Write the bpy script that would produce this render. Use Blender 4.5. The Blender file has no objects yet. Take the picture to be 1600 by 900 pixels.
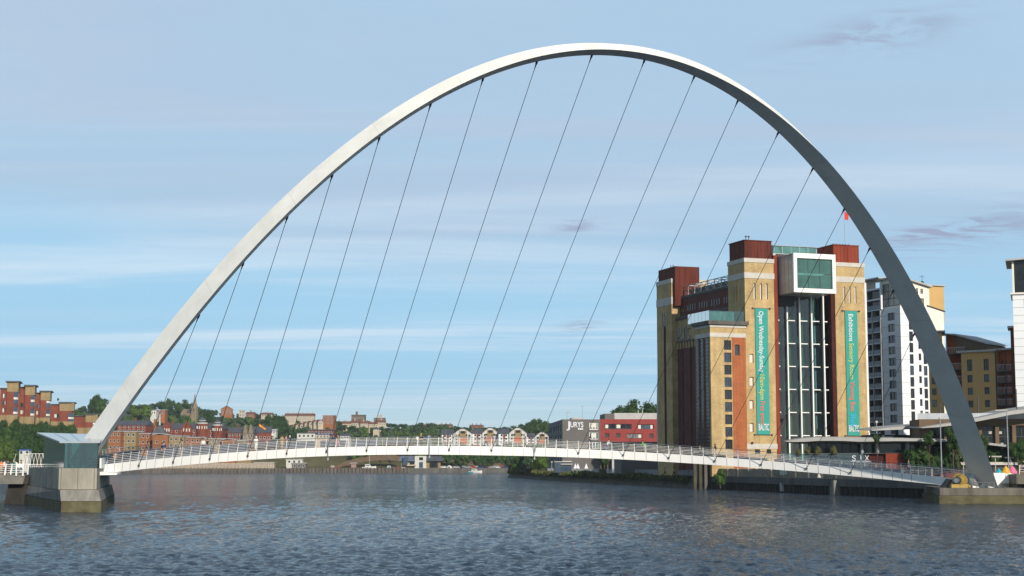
import bpy, bmesh, math, random
from mathutils import Vector, Matrix, noise
R=math.radians; PI=math.pi
random.seed(7)
sc=bpy.context.scene; col=sc.collection
HAZE=True
# ------------------------------------------------------------------ camera, sky, sun, exposure
F=2450.0; CZ=4.7; TILT=math.atan(275/F)
cam=bpy.data.cameras.new('camera'); co=bpy.data.objects.new('camera',cam); col.objects.link(co)
cam.sensor_width=36; cam.lens=36*F/1600; cam.clip_start=1; cam.clip_end=30000
co.location=(0,0,CZ); co.rotation_euler=(PI/2+TILT,0,0); sc.camera=co
SUN_AZ=R(158); SUN_EL=R(24)
sundir=Vector((math.sin(SUN_AZ)*math.cos(SUN_EL),math.cos(SUN_AZ)*math.cos(SUN_EL),math.sin(SUN_EL)))
w=bpy.data.worlds.new("World"); sc.world=w; w.use_nodes=True
nt=w.node_tree; N=nt.nodes; Lk=nt.links; N.clear()
out=N.new('ShaderNodeOutputWorld'); bg=N.new('ShaderNodeBackground'); bg.inputs[1].default_value=0.088
sky=N.new('ShaderNodeTexSky'); sky.sky_type='NISHITA'; sky.sun_disc=False
sky.sun_elevation=SUN_EL; sky.sun_rotation=SUN_AZ; sky.air_density=1.0; sky.dust_density=0.25; sky.ozone_density=1.0
def wn(t,**k):
    n=N.new(t)
    for a,b in k.items(): setattr(n,a,b)
    return n
def math_(op,a,b=None,c=None,clamp=False):
    n=wn('ShaderNodeMath',operation=op); n.use_clamp=clamp
    for i,v in enumerate((a,b,c)):
        if v is None: continue
        if isinstance(v,(int,float)): n.inputs[i].default_value=v
        else: Lk.new(v,n.inputs[i])
    return n.outputs[0]
tc=wn('ShaderNodeTexCoord'); sx=wn('ShaderNodeSeparateXYZ'); Lk.new(tc.outputs['Generated'],sx.inputs[0])
zz=math_('MAXIMUM',sx.outputs[2],0.0)
zc=math_('ADD',zz,0.045)
px=math_('DIVIDE',sx.outputs[0],zc); py=math_('DIVIDE',sx.outputs[1],zc)
def cloudlayer(sxy,scale,detail,rough,lo,hi,seed):
    cb=wn('ShaderNodeCombineXYZ'); Lk.new(math_('MULTIPLY',px,sxy[0]),cb.inputs[0]); Lk.new(math_('MULTIPLY',py,sxy[1]),cb.inputs[1]); cb.inputs[2].default_value=seed
    nz=wn('ShaderNodeTexNoise'); nz.inputs['Scale'].default_value=scale; nz.inputs['Detail'].default_value=detail; nz.inputs['Roughness'].default_value=rough
    nz.inputs['Distortion'].default_value=1.1
    Lk.new(cb.outputs[0],nz.inputs[0])
    mr=wn('ShaderNodeMapRange',interpolation_type='SMOOTHSTEP'); mr.inputs[1].default_value=lo; mr.inputs[2].default_value=hi
    Lk.new(nz.outputs[0],mr.inputs[0]); return mr.outputs[0]
def rng_(v,a,b,c=0.0,d=1.0):
    m_=wn('ShaderNodeMapRange',interpolation_type='SMOOTHSTEP')
    for i,k in enumerate((a,b,c,d)): m_.inputs[i+1].default_value=k
    Lk.new(v,m_.inputs[0]); return m_.outputs[0]
def mixc(f,a,b):
    m_=wn('ShaderNodeMix',data_type='RGBA'); Lk.new(f,m_.inputs[0])
    for i,k in ((6,a),(7,b)):
        if isinstance(k,tuple): m_.inputs[i].default_value=k
        else: Lk.new(k,m_.inputs[i])
    return m_.outputs[2]
# cloud sheet fades overhead and to either side, shaped to cut the ambient light
east=math_('MULTIPLY',rng_(math_('ABSOLUTE',sx.outputs[0]),0.36,0.75,1.0,0.60),rng_(zz,0.40,0.70,1.0,0.04))
base=mixc(math_('MULTIPLY',east,math_('MULTIPLY',rng_(zz,0.0,0.06,0.45,0.92),1.0)),sky.outputs[0],(4.0,7.5,10.4,1))
veil=math_('MULTIPLY',rng_(math_('ADD',zz,math_('MULTIPLY',math_('SUBTRACT',cloudlayer((0.18,0.5),0.8,4,0.5,0.2,0.8,5.5),0.5),0.07)),0.085,0.155,0.10,0.90),east)
soft=cloudlayer((0.30,0.95),0.7,6,0.6,0.36,0.66,3.1)
veil2=math_('MULTIPLY',veil,math_('ADD',math_('MULTIPLY',soft,0.35),0.65))
v=mixc(veil2,base,mixc(cloudlayer((0.13,0.42),1.0,7,0.58,0.38,0.66,41.0),(5.4,6.7,8.5,1),(7.5,8.5,9.8,1)))
streak=cloudlayer((0.22,0.95),0.85,8,0.60,0.43,0.74,9.7)
fine=cloudlayer((0.6,2.2),1.1,9,0.68,0.40,0.75,14.2)
st=math_('MULTIPLY',math_('ADD',math_('MULTIPLY',streak,0.75),math_('MULTIPLY',math_('MULTIPLY',fine,streak),0.35)),east,clamp=True)
v=mixc(math_('MULTIPLY',st,rng_(zz,0.10,0.20,0.95,0.30)),v,(8.2,9.6,10.9,1))
hz=math_('MULTIPLY',rng_(zz,0.0,0.05,0.75,0.0),east)
v=mixc(hz,v,(6.4,8.6,10.0,1))
# four small grey ragged clouds
tat=cloudlayer((3.2,5.5),1.2,9,0.66,0.40,0.62,31.0)
def wisp(x0,y0,wx,wz_):
    d=ray0(x0,y0); ax=math_('DIVIDE',math_('SUBTRACT',sx.outputs[0],d[0]),wx); az_=math_('DIVIDE',math_('SUBTRACT',math_('ADD',sx.outputs[2],math_('MULTIPLY',math_('SUBTRACT',sx.outputs[0],d[0]),-0.18)),d[2]),wz_)
    r2=math_('ADD',math_('MULTIPLY',ax,ax),math_('MULTIPLY',az_,az_)); return math_('POWER',2.718,math_('MULTIPLY',r2,-1.0))
def ray0(x,y):
    a_=(x-800)/F; b_=(450-y)/F
    q=Vector((a_,math.cos(TILT)-b_*math.sin(TILT),math.sin(TILT)+b_*math.cos(TILT))); q.normalize(); return q
tot=None
for wv in ((1362,56,.050,.011),(1528,358,.050,.010),(1440,364,.022,.004),(903,353,.013,.004),(905,511,.012,.004)):
    k_=wisp(*wv); tot=k_ if tot is None else math_('ADD',tot,k_)
v=mixc(math_('MULTIPLY',math_('MULTIPLY',tot,tat),1.0,clamp=True),v,(4.0,4.8,6.7,1))
class _O: pass
cm2=_O(); cm2.outputs={2:v}
Lk.new(cm2.outputs[2],bg.inputs[0]); Lk.new(bg.outputs[0],out.inputs[0])
sl=bpy.data.lights.new('sun','SUN'); sl.energy=4.8; sl.angle=R(0.6); sl.color=(1,0.91,0.78)
so=bpy.data.objects.new('sun',sl); col.objects.link(so); so.rotation_euler=sundir.to_track_quat('Z','Y').to_euler()
sc.view_settings.view_transform='Standard'; sc.view_settings.look='None'; sc.view_settings.exposure=0.0; sc.view_settings.gamma=1
sc.view_settings.use_curve_mapping=False
sc.cycles.caustics_reflective=False
# ------------------------------------------------------------------ helpers
def ray(x,y):
    a=(x-800)/F; b=(450-y)/F
    return Vector((a,math.cos(TILT)-b*math.sin(TILT),math.sin(TILT)+b*math.cos(TILT)))
CAM=Vector((0,0,CZ))
def P(x,y,Y):
    d=ray(x,y); return CAM+d*(Y/d.y)
def proj(p):
    Y=p[1]; Z=p[2]-CZ; d=Y*math.cos(TILT)+Z*math.sin(TILT); u=-Y*math.sin(TILT)+Z*math.cos(TILT)
    return 800+F*p[0]/d, 450-F*u/d
class Fr:
    "a building's own frame: local x along its front, local y into it"
    def __init__(s,o,deg,z=0.0):
        s.o=Vector((o[0],o[1],z)); s.a=R(deg); s.X=Vector((math.cos(s.a),math.sin(s.a),0)); s.Y=Vector((-math.sin(s.a),math.cos(s.a),0))
    def f(s,px_,py_,k=0.0):
        d=ray(px_,py_); o=s.o+s.Y*k; t=(o-CAM).dot(s.Y)/d.dot(s.Y); p=CAM+d*t-s.o
        return p.dot(s.X),p.z
    def s_(s,px_,py_,k=0.0):
        d=ray(px_,py_); o=s.o+s.X*k; t=(o-CAM).dot(s.X)/d.dot(s.X); p=CAM+d*t-s.o
        return p.dot(s.Y),p.z
    def x(s,px_,py_,k=0.0): return s.f(px_,py_,k)[0]
    def z(s,px_,py_,k=0.0): return s.f(px_,py_,k)[1]
def tag(o,label=None,cat=None,group=None,kind=None):
    if label: o['label']=label
    if cat: o['category']=cat
    if group: o['group']=group
    if kind: o['kind']=kind
    return o
def thing(name,label,cat,loc=(0,0,0),rot=0,group=None):
    o=bpy.data.objects.new(name,None); col.objects.link(o); o.location=loc; o.rotation_euler=(0,0,rot); o.empty_display_size=.5
    return tag(o,label,cat,group)
def frthing(name,label,cat,fr,group=None): return thing(name,label,cat,fr.o,fr.a,group)
class MB:
    def __init__(s): s.v=[]; s.f=[]; s.m=[]; s.mi=0
    def face(s,pts):
        i=len(s.v); s.v+= [tuple(p) for p in pts]; s.f.append(tuple(range(i,i+len(pts)))); s.m.append(s.mi)
    def box(s,x0,x1,y0,y1,z0,z1):
        i=len(s.v)
        s.v+=[(x0,y0,z0),(x1,y0,z0),(x1,y1,z0),(x0,y1,z0),(x0,y0,z1),(x1,y0,z1),(x1,y1,z1),(x0,y1,z1)]
        for q in ((0,3,2,1),(4,5,6,7),(0,1,5,4),(1,2,6,5),(2,3,7,6),(3,0,4,7)):
            s.f.append(tuple(i+k for k in q)); s.m.append(s.mi)
    def prism(s,bot,top):
        i=len(s.v); n=len(bot); s.v+=[tuple(p) for p in bot]+[tuple(p) for p in top]
        s.f.append(tuple(i+k for k in range(n))[::-1]); s.m.append(s.mi)
        s.f.append(tuple(i+n+k for k in range(n))); s.m.append(s.mi)
        for k in range(n):
            s.f.append((i+k,i+(k+1)%n,i+n+(k+1)%n,i+n+k)); s.m.append(s.mi)
    def sweep(s,rings,close=True,caps=True):
        i=len(s.v); n=len(rings[0])
        for r in rings: s.v+=[tuple(p) for p in r]
        for a in range(len(rings)-1):
            for k in range(n if close else n-1):
                s.f.append((i+a*n+k,i+a*n+(k+1)%n,i+(a+1)*n+(k+1)%n,i+(a+1)*n+k)); s.m.append(s.mi)
        if caps and close:
            s.f.append(tuple(i+k for k in range(n))[::-1]); s.m.append(s.mi)
            b=i+(len(rings)-1)*n; s.f.append(tuple(b+k for k in range(n))); s.m.append(s.mi)
    def tube(s,p,q,r,n=6,r2=None):
        p=Vector(p); q=Vector(q); d=(q-p)
        if d.length<1e-6: return
        d.normalize(); a=d.cross(Vector((0,0,1)));
        if a.length<1e-3: a=Vector((1,0,0))
        a.normalize(); b=d.cross(a); r2=r if r2 is None else r2
        s.sweep([[p+(a*math.cos(2*PI*k/n)+b*math.sin(2*PI*k/n))*r for k in range(n)],[q+(a*math.cos(2*PI*k/n)+b*math.sin(2*PI*k/n))*r2 for k in range(n)]])
    def poly(s,pts,r,n=5):
        for a,b in zip(pts[:-1],pts[1:]): s.tube(a,b,r,n)
    def ball(s,c,r,nu=8,nv=5,sq=1.0):
        rings=[]
        for j in range(nv+1):
            t=PI*j/nv; rr=max(.02,math.sin(t))*r
            rings.append([(c[0]+rr*math.cos(2*PI*k/nu),c[1]+rr*math.sin(2*PI*k/nu),c[2]-r*sq*math.cos(t)) for k in range(nu)])
        s.sweep(rings)
    def build(s,name,mats,parent=None,smooth=False):
        me=bpy.data.meshes.new(name); me.from_pydata(s.v,[],s.f)
        if not isinstance(mats,(list,tuple)): mats=[mats]
        for m in mats: me.materials.append(m)
        me.polygons.foreach_set('material_index',s.m)
        if smooth: me.polygons.foreach_set('use_smooth',[True]*len(s.f))
        me.update(); o=bpy.data.objects.new(name,me); col.objects.link(o)
        if parent: o.parent=parent
        return o
def mapf(kind,k):
    "surface map (a along, b up, d depth in) for a wall: front plane y=k, left plane x=k, right plane x=k"
    if kind=='front': return lambda a,b,d:(a,k+d,b)
    if kind=='left': return lambda a,b,d:(k+d,a,b)
    if kind=='right': return lambda a,b,d:(k-d,a,b)
    if kind=='back': return lambda a,b,d:(a,k-d,b)
def facade(mb,mp,a0,a1,b0,b1,ops=(),dep=.25):
    ops=[o for o in ops if o[0]>a0 and o[1]<a1 and o[2]>=b0 and o[3]<=b1]
    A=sorted(set([a0,a1]+[round(v,4) for o in ops for v in o[:2]])); B=sorted(set([b0,b1]+[round(v,4) for o in ops for v in o[2:4]]))
    for i in range(len(A)-1):
        for j in range(len(B)-1):
            ca=(A[i]+A[i+1])/2; cb=(B[j]+B[j+1])/2
            if any(o[0]<ca<o[1] and o[2]<cb<o[3] for o in ops): continue
            mb.face([mp(A[i],B[j],0),mp(A[i+1],B[j],0),mp(A[i+1],B[j+1],0),mp(A[i],B[j+1],0)])
    for o in ops:
        a,b,c_,d=[round(v,4) for v in o[:4]]
        for (p,q) in (((a,c_),(a,d)),((a,d),(b,d)),((b,d),(b,c_)),((b,c_),(a,c_))):
            mb.face([mp(p[0],p[1],0),mp(q[0],q[1],0),mp(q[0],q[1],dep),mp(p[0],p[1],dep)])
def mbox(mb,mp,a0,a1,b0,b1,d0,d1):
    p=[mp(a,b,d) for a,b,d in ((a0,b0,d0),(a1,b0,d0),(a1,b0,d1),(a0,b0,d1))]; q=[mp(a,b,d) for a,b,d in ((a0,b1,d0),(a1,b1,d0),(a1,b1,d1),(a0,b1,d1))]
    mb.prism(p,q)
def window(root,mp,o,dep,glass,frame,cols=2,rows=1,fw=.08,name='window'):
    a0,a1,b0,b1=o[:4]; m=MB(); m.mi=0
    m.face([mp(a0,b0,dep-.02),mp(a1,b0,dep-.02),mp(a1,b1,dep-.02),mp(a0,b1,dep-.02)])
    m.mi=1
    for k in range(cols+1):
        a=a0+(a1-a0-fw)*k/cols; mbox(m,mp,a,a+fw,b0,b1,dep-.09,dep-.025)
    for k in range(rows+1):
        b=b0+(b1-b0-fw)*k/rows; mbox(m,mp,a0,a1,b,b+fw,dep-.085,dep-.03)
    return m.build(name,[glass,frame],root)
WR=random.Random(99)
def shell(root,name,mat,x0,x1,y0,y1,z0,z1,front=(),left=(),right=(),dep=.25,glass=None,frame=None,cols=2,rows=1,fw=.08,top=True,wname='window'):
    m=MB()
    facade(m,mapf('front',y0),x0,x1,z0,z1,front,dep); facade(m,mapf('left',x0),y0,y1,z0,z1,left,dep)
    facade(m,mapf('right',x1),y0,y1,z0,z1,right,dep); facade(m,mapf('back',y1),x0,x1,z0,z1)
    if top: m.face([(x0,y0,z1),(x1,y0,z1),(x1,y1,z1),(x0,y1,z1)])
    ob=m.build(name,mat,root)
    for kind,k,ops in (('front',y0,front),('left',x0,left),('right',x1,right)):
        for o in ops:
            g=glass; 
            if g is None: q_=WR.random(); g=M['glass_blind'] if q_<.13 else (M['glass_blue'] if q_<.36 else M['glass'])
            if len(o)>4 and o[4] is not None: g=o[4]
            window(root,mapf(kind,k),o,dep,g or M['glass'],frame or M['frame_dark'],cols,rows,fw,wname)
    return ob
def grid(a0,a1,n,wd,b0,b1,m,ht):
    "n x m openings of wd x ht evenly inside a0..a1, b0..b1"
    r=[]
    for i in range(n):
        for j in range(m):
            ca=a0+(a1-a0)*(i+.5)/n; cb=b0+(b1-b0)*(j+.5)/m; r.append((ca-wd/2,ca+wd/2,cb-ht/2,cb+ht/2))
    return r
# ------------------------------------------------------------------ materials
M={}
def mat(name,c,rough=.8,var=.15,scale=.6,metal=0,bump=0,c2=None,spec=.3,streak=0,detail=5,sc3=None):
    m=bpy.data.materials.new(name); m.use_nodes=True; n=m.node_tree.nodes; l=m.node_tree.links; b=n['Principled BSDF']
    b.inputs['Roughness'].default_value=rough; b.inputs['Metallic'].default_value=metal; b.inputs['Specular IOR Level'].default_value=spec
    t=n.new('ShaderNodeTexCoord'); mp=n.new('ShaderNodeMapping'); l.new(t.outputs['Object'],mp.inputs[0])
    if sc3: mp.inputs['Scale'].default_value=sc3
    elif streak: mp.inputs['Scale'].default_value=(1,1,1/streak)
    nz=n.new('ShaderNodeTexNoise'); nz.inputs['Scale'].default_value=scale; nz.inputs['Detail'].default_value=detail; nz.inputs['Roughness'].default_value=.65; l.new(mp.outputs[0],nz.inputs[0])
    mr=n.new('ShaderNodeMapRange'); mr.inputs[1].default_value=.3; mr.inputs[2].default_value=.7; l.new(nz.outputs[0],mr.inputs[0])
    mx=n.new('ShaderNodeMix'); mx.data_type='RGBA'; l.new(mr.outputs[0],mx.inputs[0])
    a=tuple(max(0,v*(1-var)) for v in c[:3])+(1,); d=(tuple(c2)+(1,)) if c2 else tuple(min(1,v*(1+var)) for v in c[:3])+(1,)
    mx.inputs[6].default_value=a; mx.inputs[7].default_value=d; l.new(mx.outputs[2],b.inputs['Base Color'])
    if bump:
        bp=n.new('ShaderNodeBump'); bp.inputs['Strength'].default_value=bump; bp.inputs['Distance'].default_value=.1; l.new(nz.outputs[0],bp.inputs['Height']); l.new(bp.outputs[0],b.inputs['Normal'])
    M[name]=m; return m
def brick(name,ca,cb,mortar,var=.2,bw=.45,bh=.16,blotch=None,rough=.9):
    "brick courses from a Brick Texture laid on whichever way the wall faces, over large weathered blotches"
    m=bpy.data.materials.new(name); m.use_nodes=True; n=m.node_tree.nodes; l=m.node_tree.links; b=n['Principled BSDF']; b.inputs['Roughness'].default_value=rough; b.inputs['Specular IOR Level'].default_value=.2
    t=n.new('ShaderNodeTexCoord'); s=n.new('ShaderNodeSeparateXYZ'); l.new(t.outputs['Object'],s.inputs[0])
    ad=n.new('ShaderNodeMath'); ad.operation='ADD'; l.new(s.outputs[0],ad.inputs[0]); l.new(s.outputs[1],ad.inputs[1])
    cb_=n.new('ShaderNodeCombineXYZ'); l.new(ad.outputs[0],cb_.inputs[0]); l.new(s.outputs[2],cb_.inputs[1])
    bt=n.new('ShaderNodeTexBrick'); bt.inputs['Scale'].default_value=1; bt.inputs['Brick Width'].default_value=bw; bt.inputs['Row Height'].default_value=bh; bt.inputs['Mortar Size'].default_value=.012
    bt.inputs['Color1'].default_value=tuple(ca)+(1,); bt.inputs['Color2'].default_value=tuple(cb)+(1,); bt.inputs['Mortar'].default_value=tuple(mortar)+(1,); l.new(cb_.outputs[0],bt.inputs[0])
    nz=n.new('ShaderNodeTexNoise'); nz.inputs['Scale'].default_value=.35; nz.inputs['Detail'].default_value=8; nz.inputs['Roughness'].default_value=.7; l.new(t.outputs['Object'],nz.inputs[0])
    mr=n.new('ShaderNodeMapRange'); mr.inputs[1].default_value=.3; mr.inputs[2].default_value=.7; mr.inputs[3].default_value=1-var; mr.inputs[4].default_value=1+var; l.new(nz.outputs[0],mr.inputs[0])
    mp=n.new('ShaderNodeMapping'); mp.inputs['Scale'].default_value=(1.3,1.3,.07); l.new(t.outputs['Object'],mp.inputs[0]); ns=n.new('ShaderNodeTexNoise'); ns.inputs['Scale'].default_value=1; ns.inputs['Detail'].default_value=6; ns.inputs['Roughness'].default_value=.7; l.new(mp.outputs[0],ns.inputs[0]); ms=n.new('ShaderNodeMapRange'); ms.inputs[1].default_value=.35; ms.inputs[2].default_value=.7; ms.inputs[3].default_value=1.0; ms.inputs[4].default_value=.74; l.new(ns.outputs[0],ms.inputs[0])
    mx=n.new('ShaderNodeMix'); mx.data_type='RGBA'; mx.blend_type='MULTIPLY'; mx.inputs[0].default_value=1; l.new(bt.outputs[0],mx.inputs[6]); l.new(mr.outputs[0],mx.inputs[7])
    m3=n.new('ShaderNodeMix'); m3.data_type='RGBA'; m3.blend_type='MULTIPLY'; m3.inputs[0].default_value=1; l.new(mx.outputs[2],m3.inputs[6]); l.new(ms.outputs[0],m3.inputs[7]); l.new(m3.outputs[2],b.inputs['Base Color']); M[name]=m; return m
mat('white_paint',(.80,.79,.75),.45,.05,.25,bump=.02,streak=4)
mat('arch_paint',(.69,.68,.63),.5,.02,.35,c2=(.82,.81,.76),detail=8,streak=1)
mat('deck_paint',(.84,.83,.80),.45,.06,.4,c2=(.87,.86,.83),streak=6,detail=8)
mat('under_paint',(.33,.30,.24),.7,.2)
mat('seam',(.30,.30,.29),.8); mat('steel_dark',(.05,.055,.06),.5); mat('cable_steel',(.045,.05,.055),.55,spec=.4)
mat('steel_grey',(.35,.37,.39),.4,metal=.4); mat('wind_panel',(.07,.085,.12),.5,.2,1.5)
mat('deck_floor',(.30,.29,.28),.9); mat('timber_grey',(.33,.28,.22),.9,.35,1.5); mat('timber_brown',(.16,.09,.05),.85,.3,2)
mat('concrete_pier',(.30,.275,.22),.92,.35,.55,c2=(.42,.39,.32),bump=.25,streak=3.5,detail=9)
mat('concrete_stained',(.20,.19,.165),.92,.45,.8,c2=(.30,.285,.25),bump=.3,streak=6,detail=9)
mat('concrete_algae',(.095,.085,.04),.9,.4,.7,c2=(.15,.135,.075),bump=.3,detail=9)
mat('concrete_light',(.50,.48,.44),.9,.12,.5,streak=3); mat('concrete_dark',(.10,.095,.085),.9,.4,.5,bump=.3,streak=4,detail=8)
mat('wet_stone',(.055,.05,.035),.7,.5,.5,c2=(.10,.085,.05),bump=.4,detail=9)
brick('brick_yellow',(.52,.375,.185),(.43,.30,.135),(.49,.37,.20),.26)
brick('brick_red',(.42,.13,.045),(.34,.10,.04),(.36,.16,.08),.2)
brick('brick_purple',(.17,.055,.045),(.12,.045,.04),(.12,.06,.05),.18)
brick('brick_old_red',(.25,.06,.035),(.18,.045,.028),(.19,.09,.06),.25)
brick('brick_orange',(.33,.13,.05),(.27,.10,.04),(.3,.15,.08),.2)
brick('brick_buff',(.31,.23,.12),(.26,.185,.09),(.33,.25,.14),.18)
mat('corten',(.085,.016,.010),.85,.45,.9,c2=(.15,.032,.018),streak=8,detail=9)
mat('corten_bright',(.20,.030,.014),.85,.3,.9,c2=(.27,.05,.022),streak=8)
mat('corten_dark',(.06,.012,.009),.9,.35,1)
mat('trim_stone',(.50,.47,.42),.85,.12,.6); mat('slate',(.075,.08,.095),.7,.3,.5,streak=1); mat('roof_grey',(.38,.38,.37),.6,.15)
mat('roof_red',(.17,.075,.055),.85,.3,.8); mat('blind_white',(.62,.60,.53),.7,.05)
mat('banner_teal',(.035,.29,.245),.75,.06,1.5); mat('letter_white',(.62,.63,.66),.6,.02); mat('letter_yellow',(.50,.47,.12),.6,.02); mat('letter_red',(.62,.14,.11),.6,.02); mat('letter_blue',(.03,.40,.72),.6,.02)
mat('letter_stone',(.30,.27,.22),.8,.1)
mat('clad_white',(.72,.73,.74),.55,.04,.3); mat('clad_cream',(.72,.68,.58),.7,.05,.3); mat('clad_grey',(.115,.105,.098),.7,.1,.5); mat('clad_red',(.235,.035,.030),.7,.1,.5)
mat('render_mustard',(.50,.32,.125),.85,.08,.3); mat('render_orange',(.42,.10,.02),.85,.1,.3); mat('render_cream',(.42,.35,.26),.85,.15,.4); mat('render_white',(.52,.51,.47),.85,.1,.4)
mat('concrete_plinth',(.12,.11,.09),.92,.4,.6,c2=(.19,.175,.145),bump=.3,streak=5,detail=9); mat('stone_brown',(.13,.088,.055),.85,.2,.4); mat('stone_church',(.22,.18,.12),.9,.25,.6); mat('frame_dark',(.045,.045,.05),.5); mat('frame_white',(.7,.7,.68),.5)
mat('hydraulic_yellow',(.36,.245,.06),.4,.12,2); mat('metal_shiny',(.45,.45,.45),.3,metal=.8)
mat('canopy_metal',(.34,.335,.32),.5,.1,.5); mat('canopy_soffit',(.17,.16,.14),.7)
mat('sheet_pile',(.022,.02,.019),.8,.5,.8,c2=(.05,.042,.035),streak=5)
mat('leaf_a',(.035,.075,.016),.7,.4,2.6,c2=(.07,.13,.028),spec=.2); mat('leaf_b',(.022,.055,.014),.7,.4,2.6,c2=(.045,.09,.022),spec=.2); mat('leaf_c',(.06,.11,.02),.7,.35,2.6,c2=(.10,.16,.03),spec=.2)
mat('leaf_dry',(.16,.13,.05),.8,.4,.6,c2=(.09,.10,.03)); mat('bark',(.08,.06,.045),.9,.3,3)
mat('boat_white',(.6,.6,.58),.4,.05); mat('boat_blue',(.03,.09,.28),.45,.1); mat('teal_plastic',(.02,.22,.26),.5); mat('orange_cloth',(.75,.17,.02),.8)
mat('skin',(.48,.27,.18),.6,.08,5); mat('hair',(.05,.035,.025),.7)
for nm,c in dict(cloth_black=(.018,.018,.022),cloth_navy=(.03,.045,.11),cloth_white=(.72,.71,.68),cloth_red=(.38,.05,.04),cloth_teal=(.02,.20,.22),cloth_green=(.16,.50,.10),cloth_denim=(.07,.12,.22),cloth_grey=(.2,.2,.2),cloth_tan=(.38,.27,.17),cloth_pink=(.55,.25,.28),cloth_orange=(.8,.17,.02),cloth_blue=(.08,.2,.5)).items(): mat(nm,c,.85,.12,6)
mat('flag_red',(.60,.05,.03),.8); mat('flag_orange',(.75,.30,.02),.8); mat('parasol_yellow',(.62,.36,.04),.7); mat('parasol_pink',(.60,.16,.28),.7); mat('parasol_teal',(.02,.35,.4),.7)
def glassmat(name,c,rough=.06,spec=.5,var=.4,scale=.5):
    m=mat(name,c,rough,var,scale,spec=spec); return m
glassmat('glass',(.022,.028,.036)); glassmat('glass_blue',(.05,.075,.11),.1); glassmat('glass_green',(.02,.055,.042),.08,scale=.25); glassmat('glass_dark',(.012,.015,.015),.12,.4); mat('interior_wall',(.07,.11,.10),.6,.5,.3); mat('reflect_green',(.06,.17,.13),.4,.3,1); mat('weld',(.52,.52,.50),.6)
glassmat('glass_box',(.045,.115,.095),.07,.6,.3,.4); glassmat('glass_roof',(.09,.22,.20),.07,.6)
mat('glass_blind',(.20,.20,.19),.25,.5,1.2,spec=.5)  # paler pane colour for windows with blinds drawn
def clear(name,c,alpha,rough=.03):
    m=bpy.data.materials.new(name); m.use_nodes=True; n=m.node_tree.nodes; l=m.node_tree.links; n.clear()
    o=n.new('ShaderNodeOutputMaterial'); mx=n.new('ShaderNodeMixShader'); tr=n.new('ShaderNodeBsdfTransparent'); tr.inputs[0].default_value=tuple(c)+(1,)
    gl=n.new('ShaderNodeBsdfGlossy'); gl.inputs['Roughness'].default_value=rough; fr=n.new('ShaderNodeFresnel'); fr.inputs[0].default_value=1.5
    ad=n.new('ShaderNodeMath'); ad.operation='ADD'; ad.inputs[1].default_value=alpha; l.new(fr.outputs[0],ad.inputs[0]); l.new(ad.outputs[0],mx.inputs[0]); l.new(tr.outputs[0],mx.inputs[1]); l.new(gl.outputs[0],mx.inputs[2]); l.new(mx.outputs[0],o.inputs[0])
    M[name]=m; return m
def body(name,tr_c,df_c,df,gl_):
    m=clear(name,tr_c,gl_,.08); n=m.node_tree.nodes; l=m.node_tree.links
    out_=[k for k in n if k.type=='OUTPUT_MATERIAL'][0]; src=out_.inputs[0].links[0].from_socket
    d=n.new('ShaderNodeBsdfDiffuse'); d.inputs[0].default_value=tuple(df_c)+(1,); x=n.new('ShaderNodeMixShader'); x.inputs[0].default_value=df; l.new(src,x.inputs[1]); l.new(d.outputs[0],x.inputs[2]); l.new(x.outputs[0],out_.inputs[0]); return m
body('roof_glass',(.9,.97,.97),(.66,.72,.74),.50,.12); body('glass_teal',(.5,.8,.8),(.10,.26,.27),.42,.10)
clear('glass_clear',(.66,.93,.90),.08); pass; clear('glass_rail',(.55,.72,.68),.10)
# ------------------------------------------------------------------ water
def water_material():
    m=bpy.data.materials.new('river_water'); m.use_nodes=True; n=m.node_tree.nodes; l=m.node_tree.links; b=n['Principled BSDF']
    b.inputs['Base Color'].default_value=(.018,.038,.066,1); b.inputs['Roughness'].default_value=.07; b.inputs['IOR'].default_value=1.33; b.inputs['Specular IOR Level'].default_value=.5
    t=n.new('ShaderNodeTexCoord')
    def nz(scale,sc3,detail,rough,rz=0):
        mp=n.new('ShaderNodeMapping'); mp.inputs['Scale'].default_value=sc3; mp.inputs['Rotation'].default_value=(0,0,rz); l.new(t.outputs['Object'],mp.inputs[0])
        k=n.new('ShaderNodeTexNoise'); k.inputs['Scale'].default_value=scale; k.inputs['Detail'].default_value=detail; k.inputs['Roughness'].default_value=rough; l.new(mp.outputs[0],k.inputs[0]); return k.outputs[0]
    a=nz(2.6,(1,.55,1),6,.66,R(12)); g=nz(.03,(.6,1,1),4,.6)
    gm=n.new('ShaderNodeMapRange'); gm.inputs[1].default_value=.35; gm.inputs[2].default_value=.65; gm.inputs[3].default_value=.6; gm.inputs[4].default_value=1.5; l.new(g,gm.inputs[0])
    g2=nz(1.0,(.35,.06,1),5,.7); gm2=n.new('ShaderNodeMapRange'); gm2.inputs[1].default_value=.36; gm2.inputs[2].default_value=.62; gm2.inputs[3].default_value=.65; gm2.inputs[4].default_value=1.9; l.new(g2,gm2.inputs[0])
    kk=n.new('ShaderNodeMath'); kk.operation='MULTIPLY'; l.new(gm2.outputs[0],kk.inputs[0]); l.new(gm.outputs[0],kk.inputs[1])
    k=n.new('ShaderNodeMath'); k.operation='MULTIPLY'; l.new(a,k.inputs[0]); l.new(kk.outputs[0],k.inputs[1])
    bp=n.new('ShaderNodeBump'); bp.inputs['Strength'].default_value=1.0; bp.inputs['Distance'].default_value=.50; l.new(k.outputs[0],bp.inputs['Height']); l.new(bp.outputs[0],b.inputs['Normal'])
    return m
M['river_water']=water_material()
import numpy as np
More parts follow.
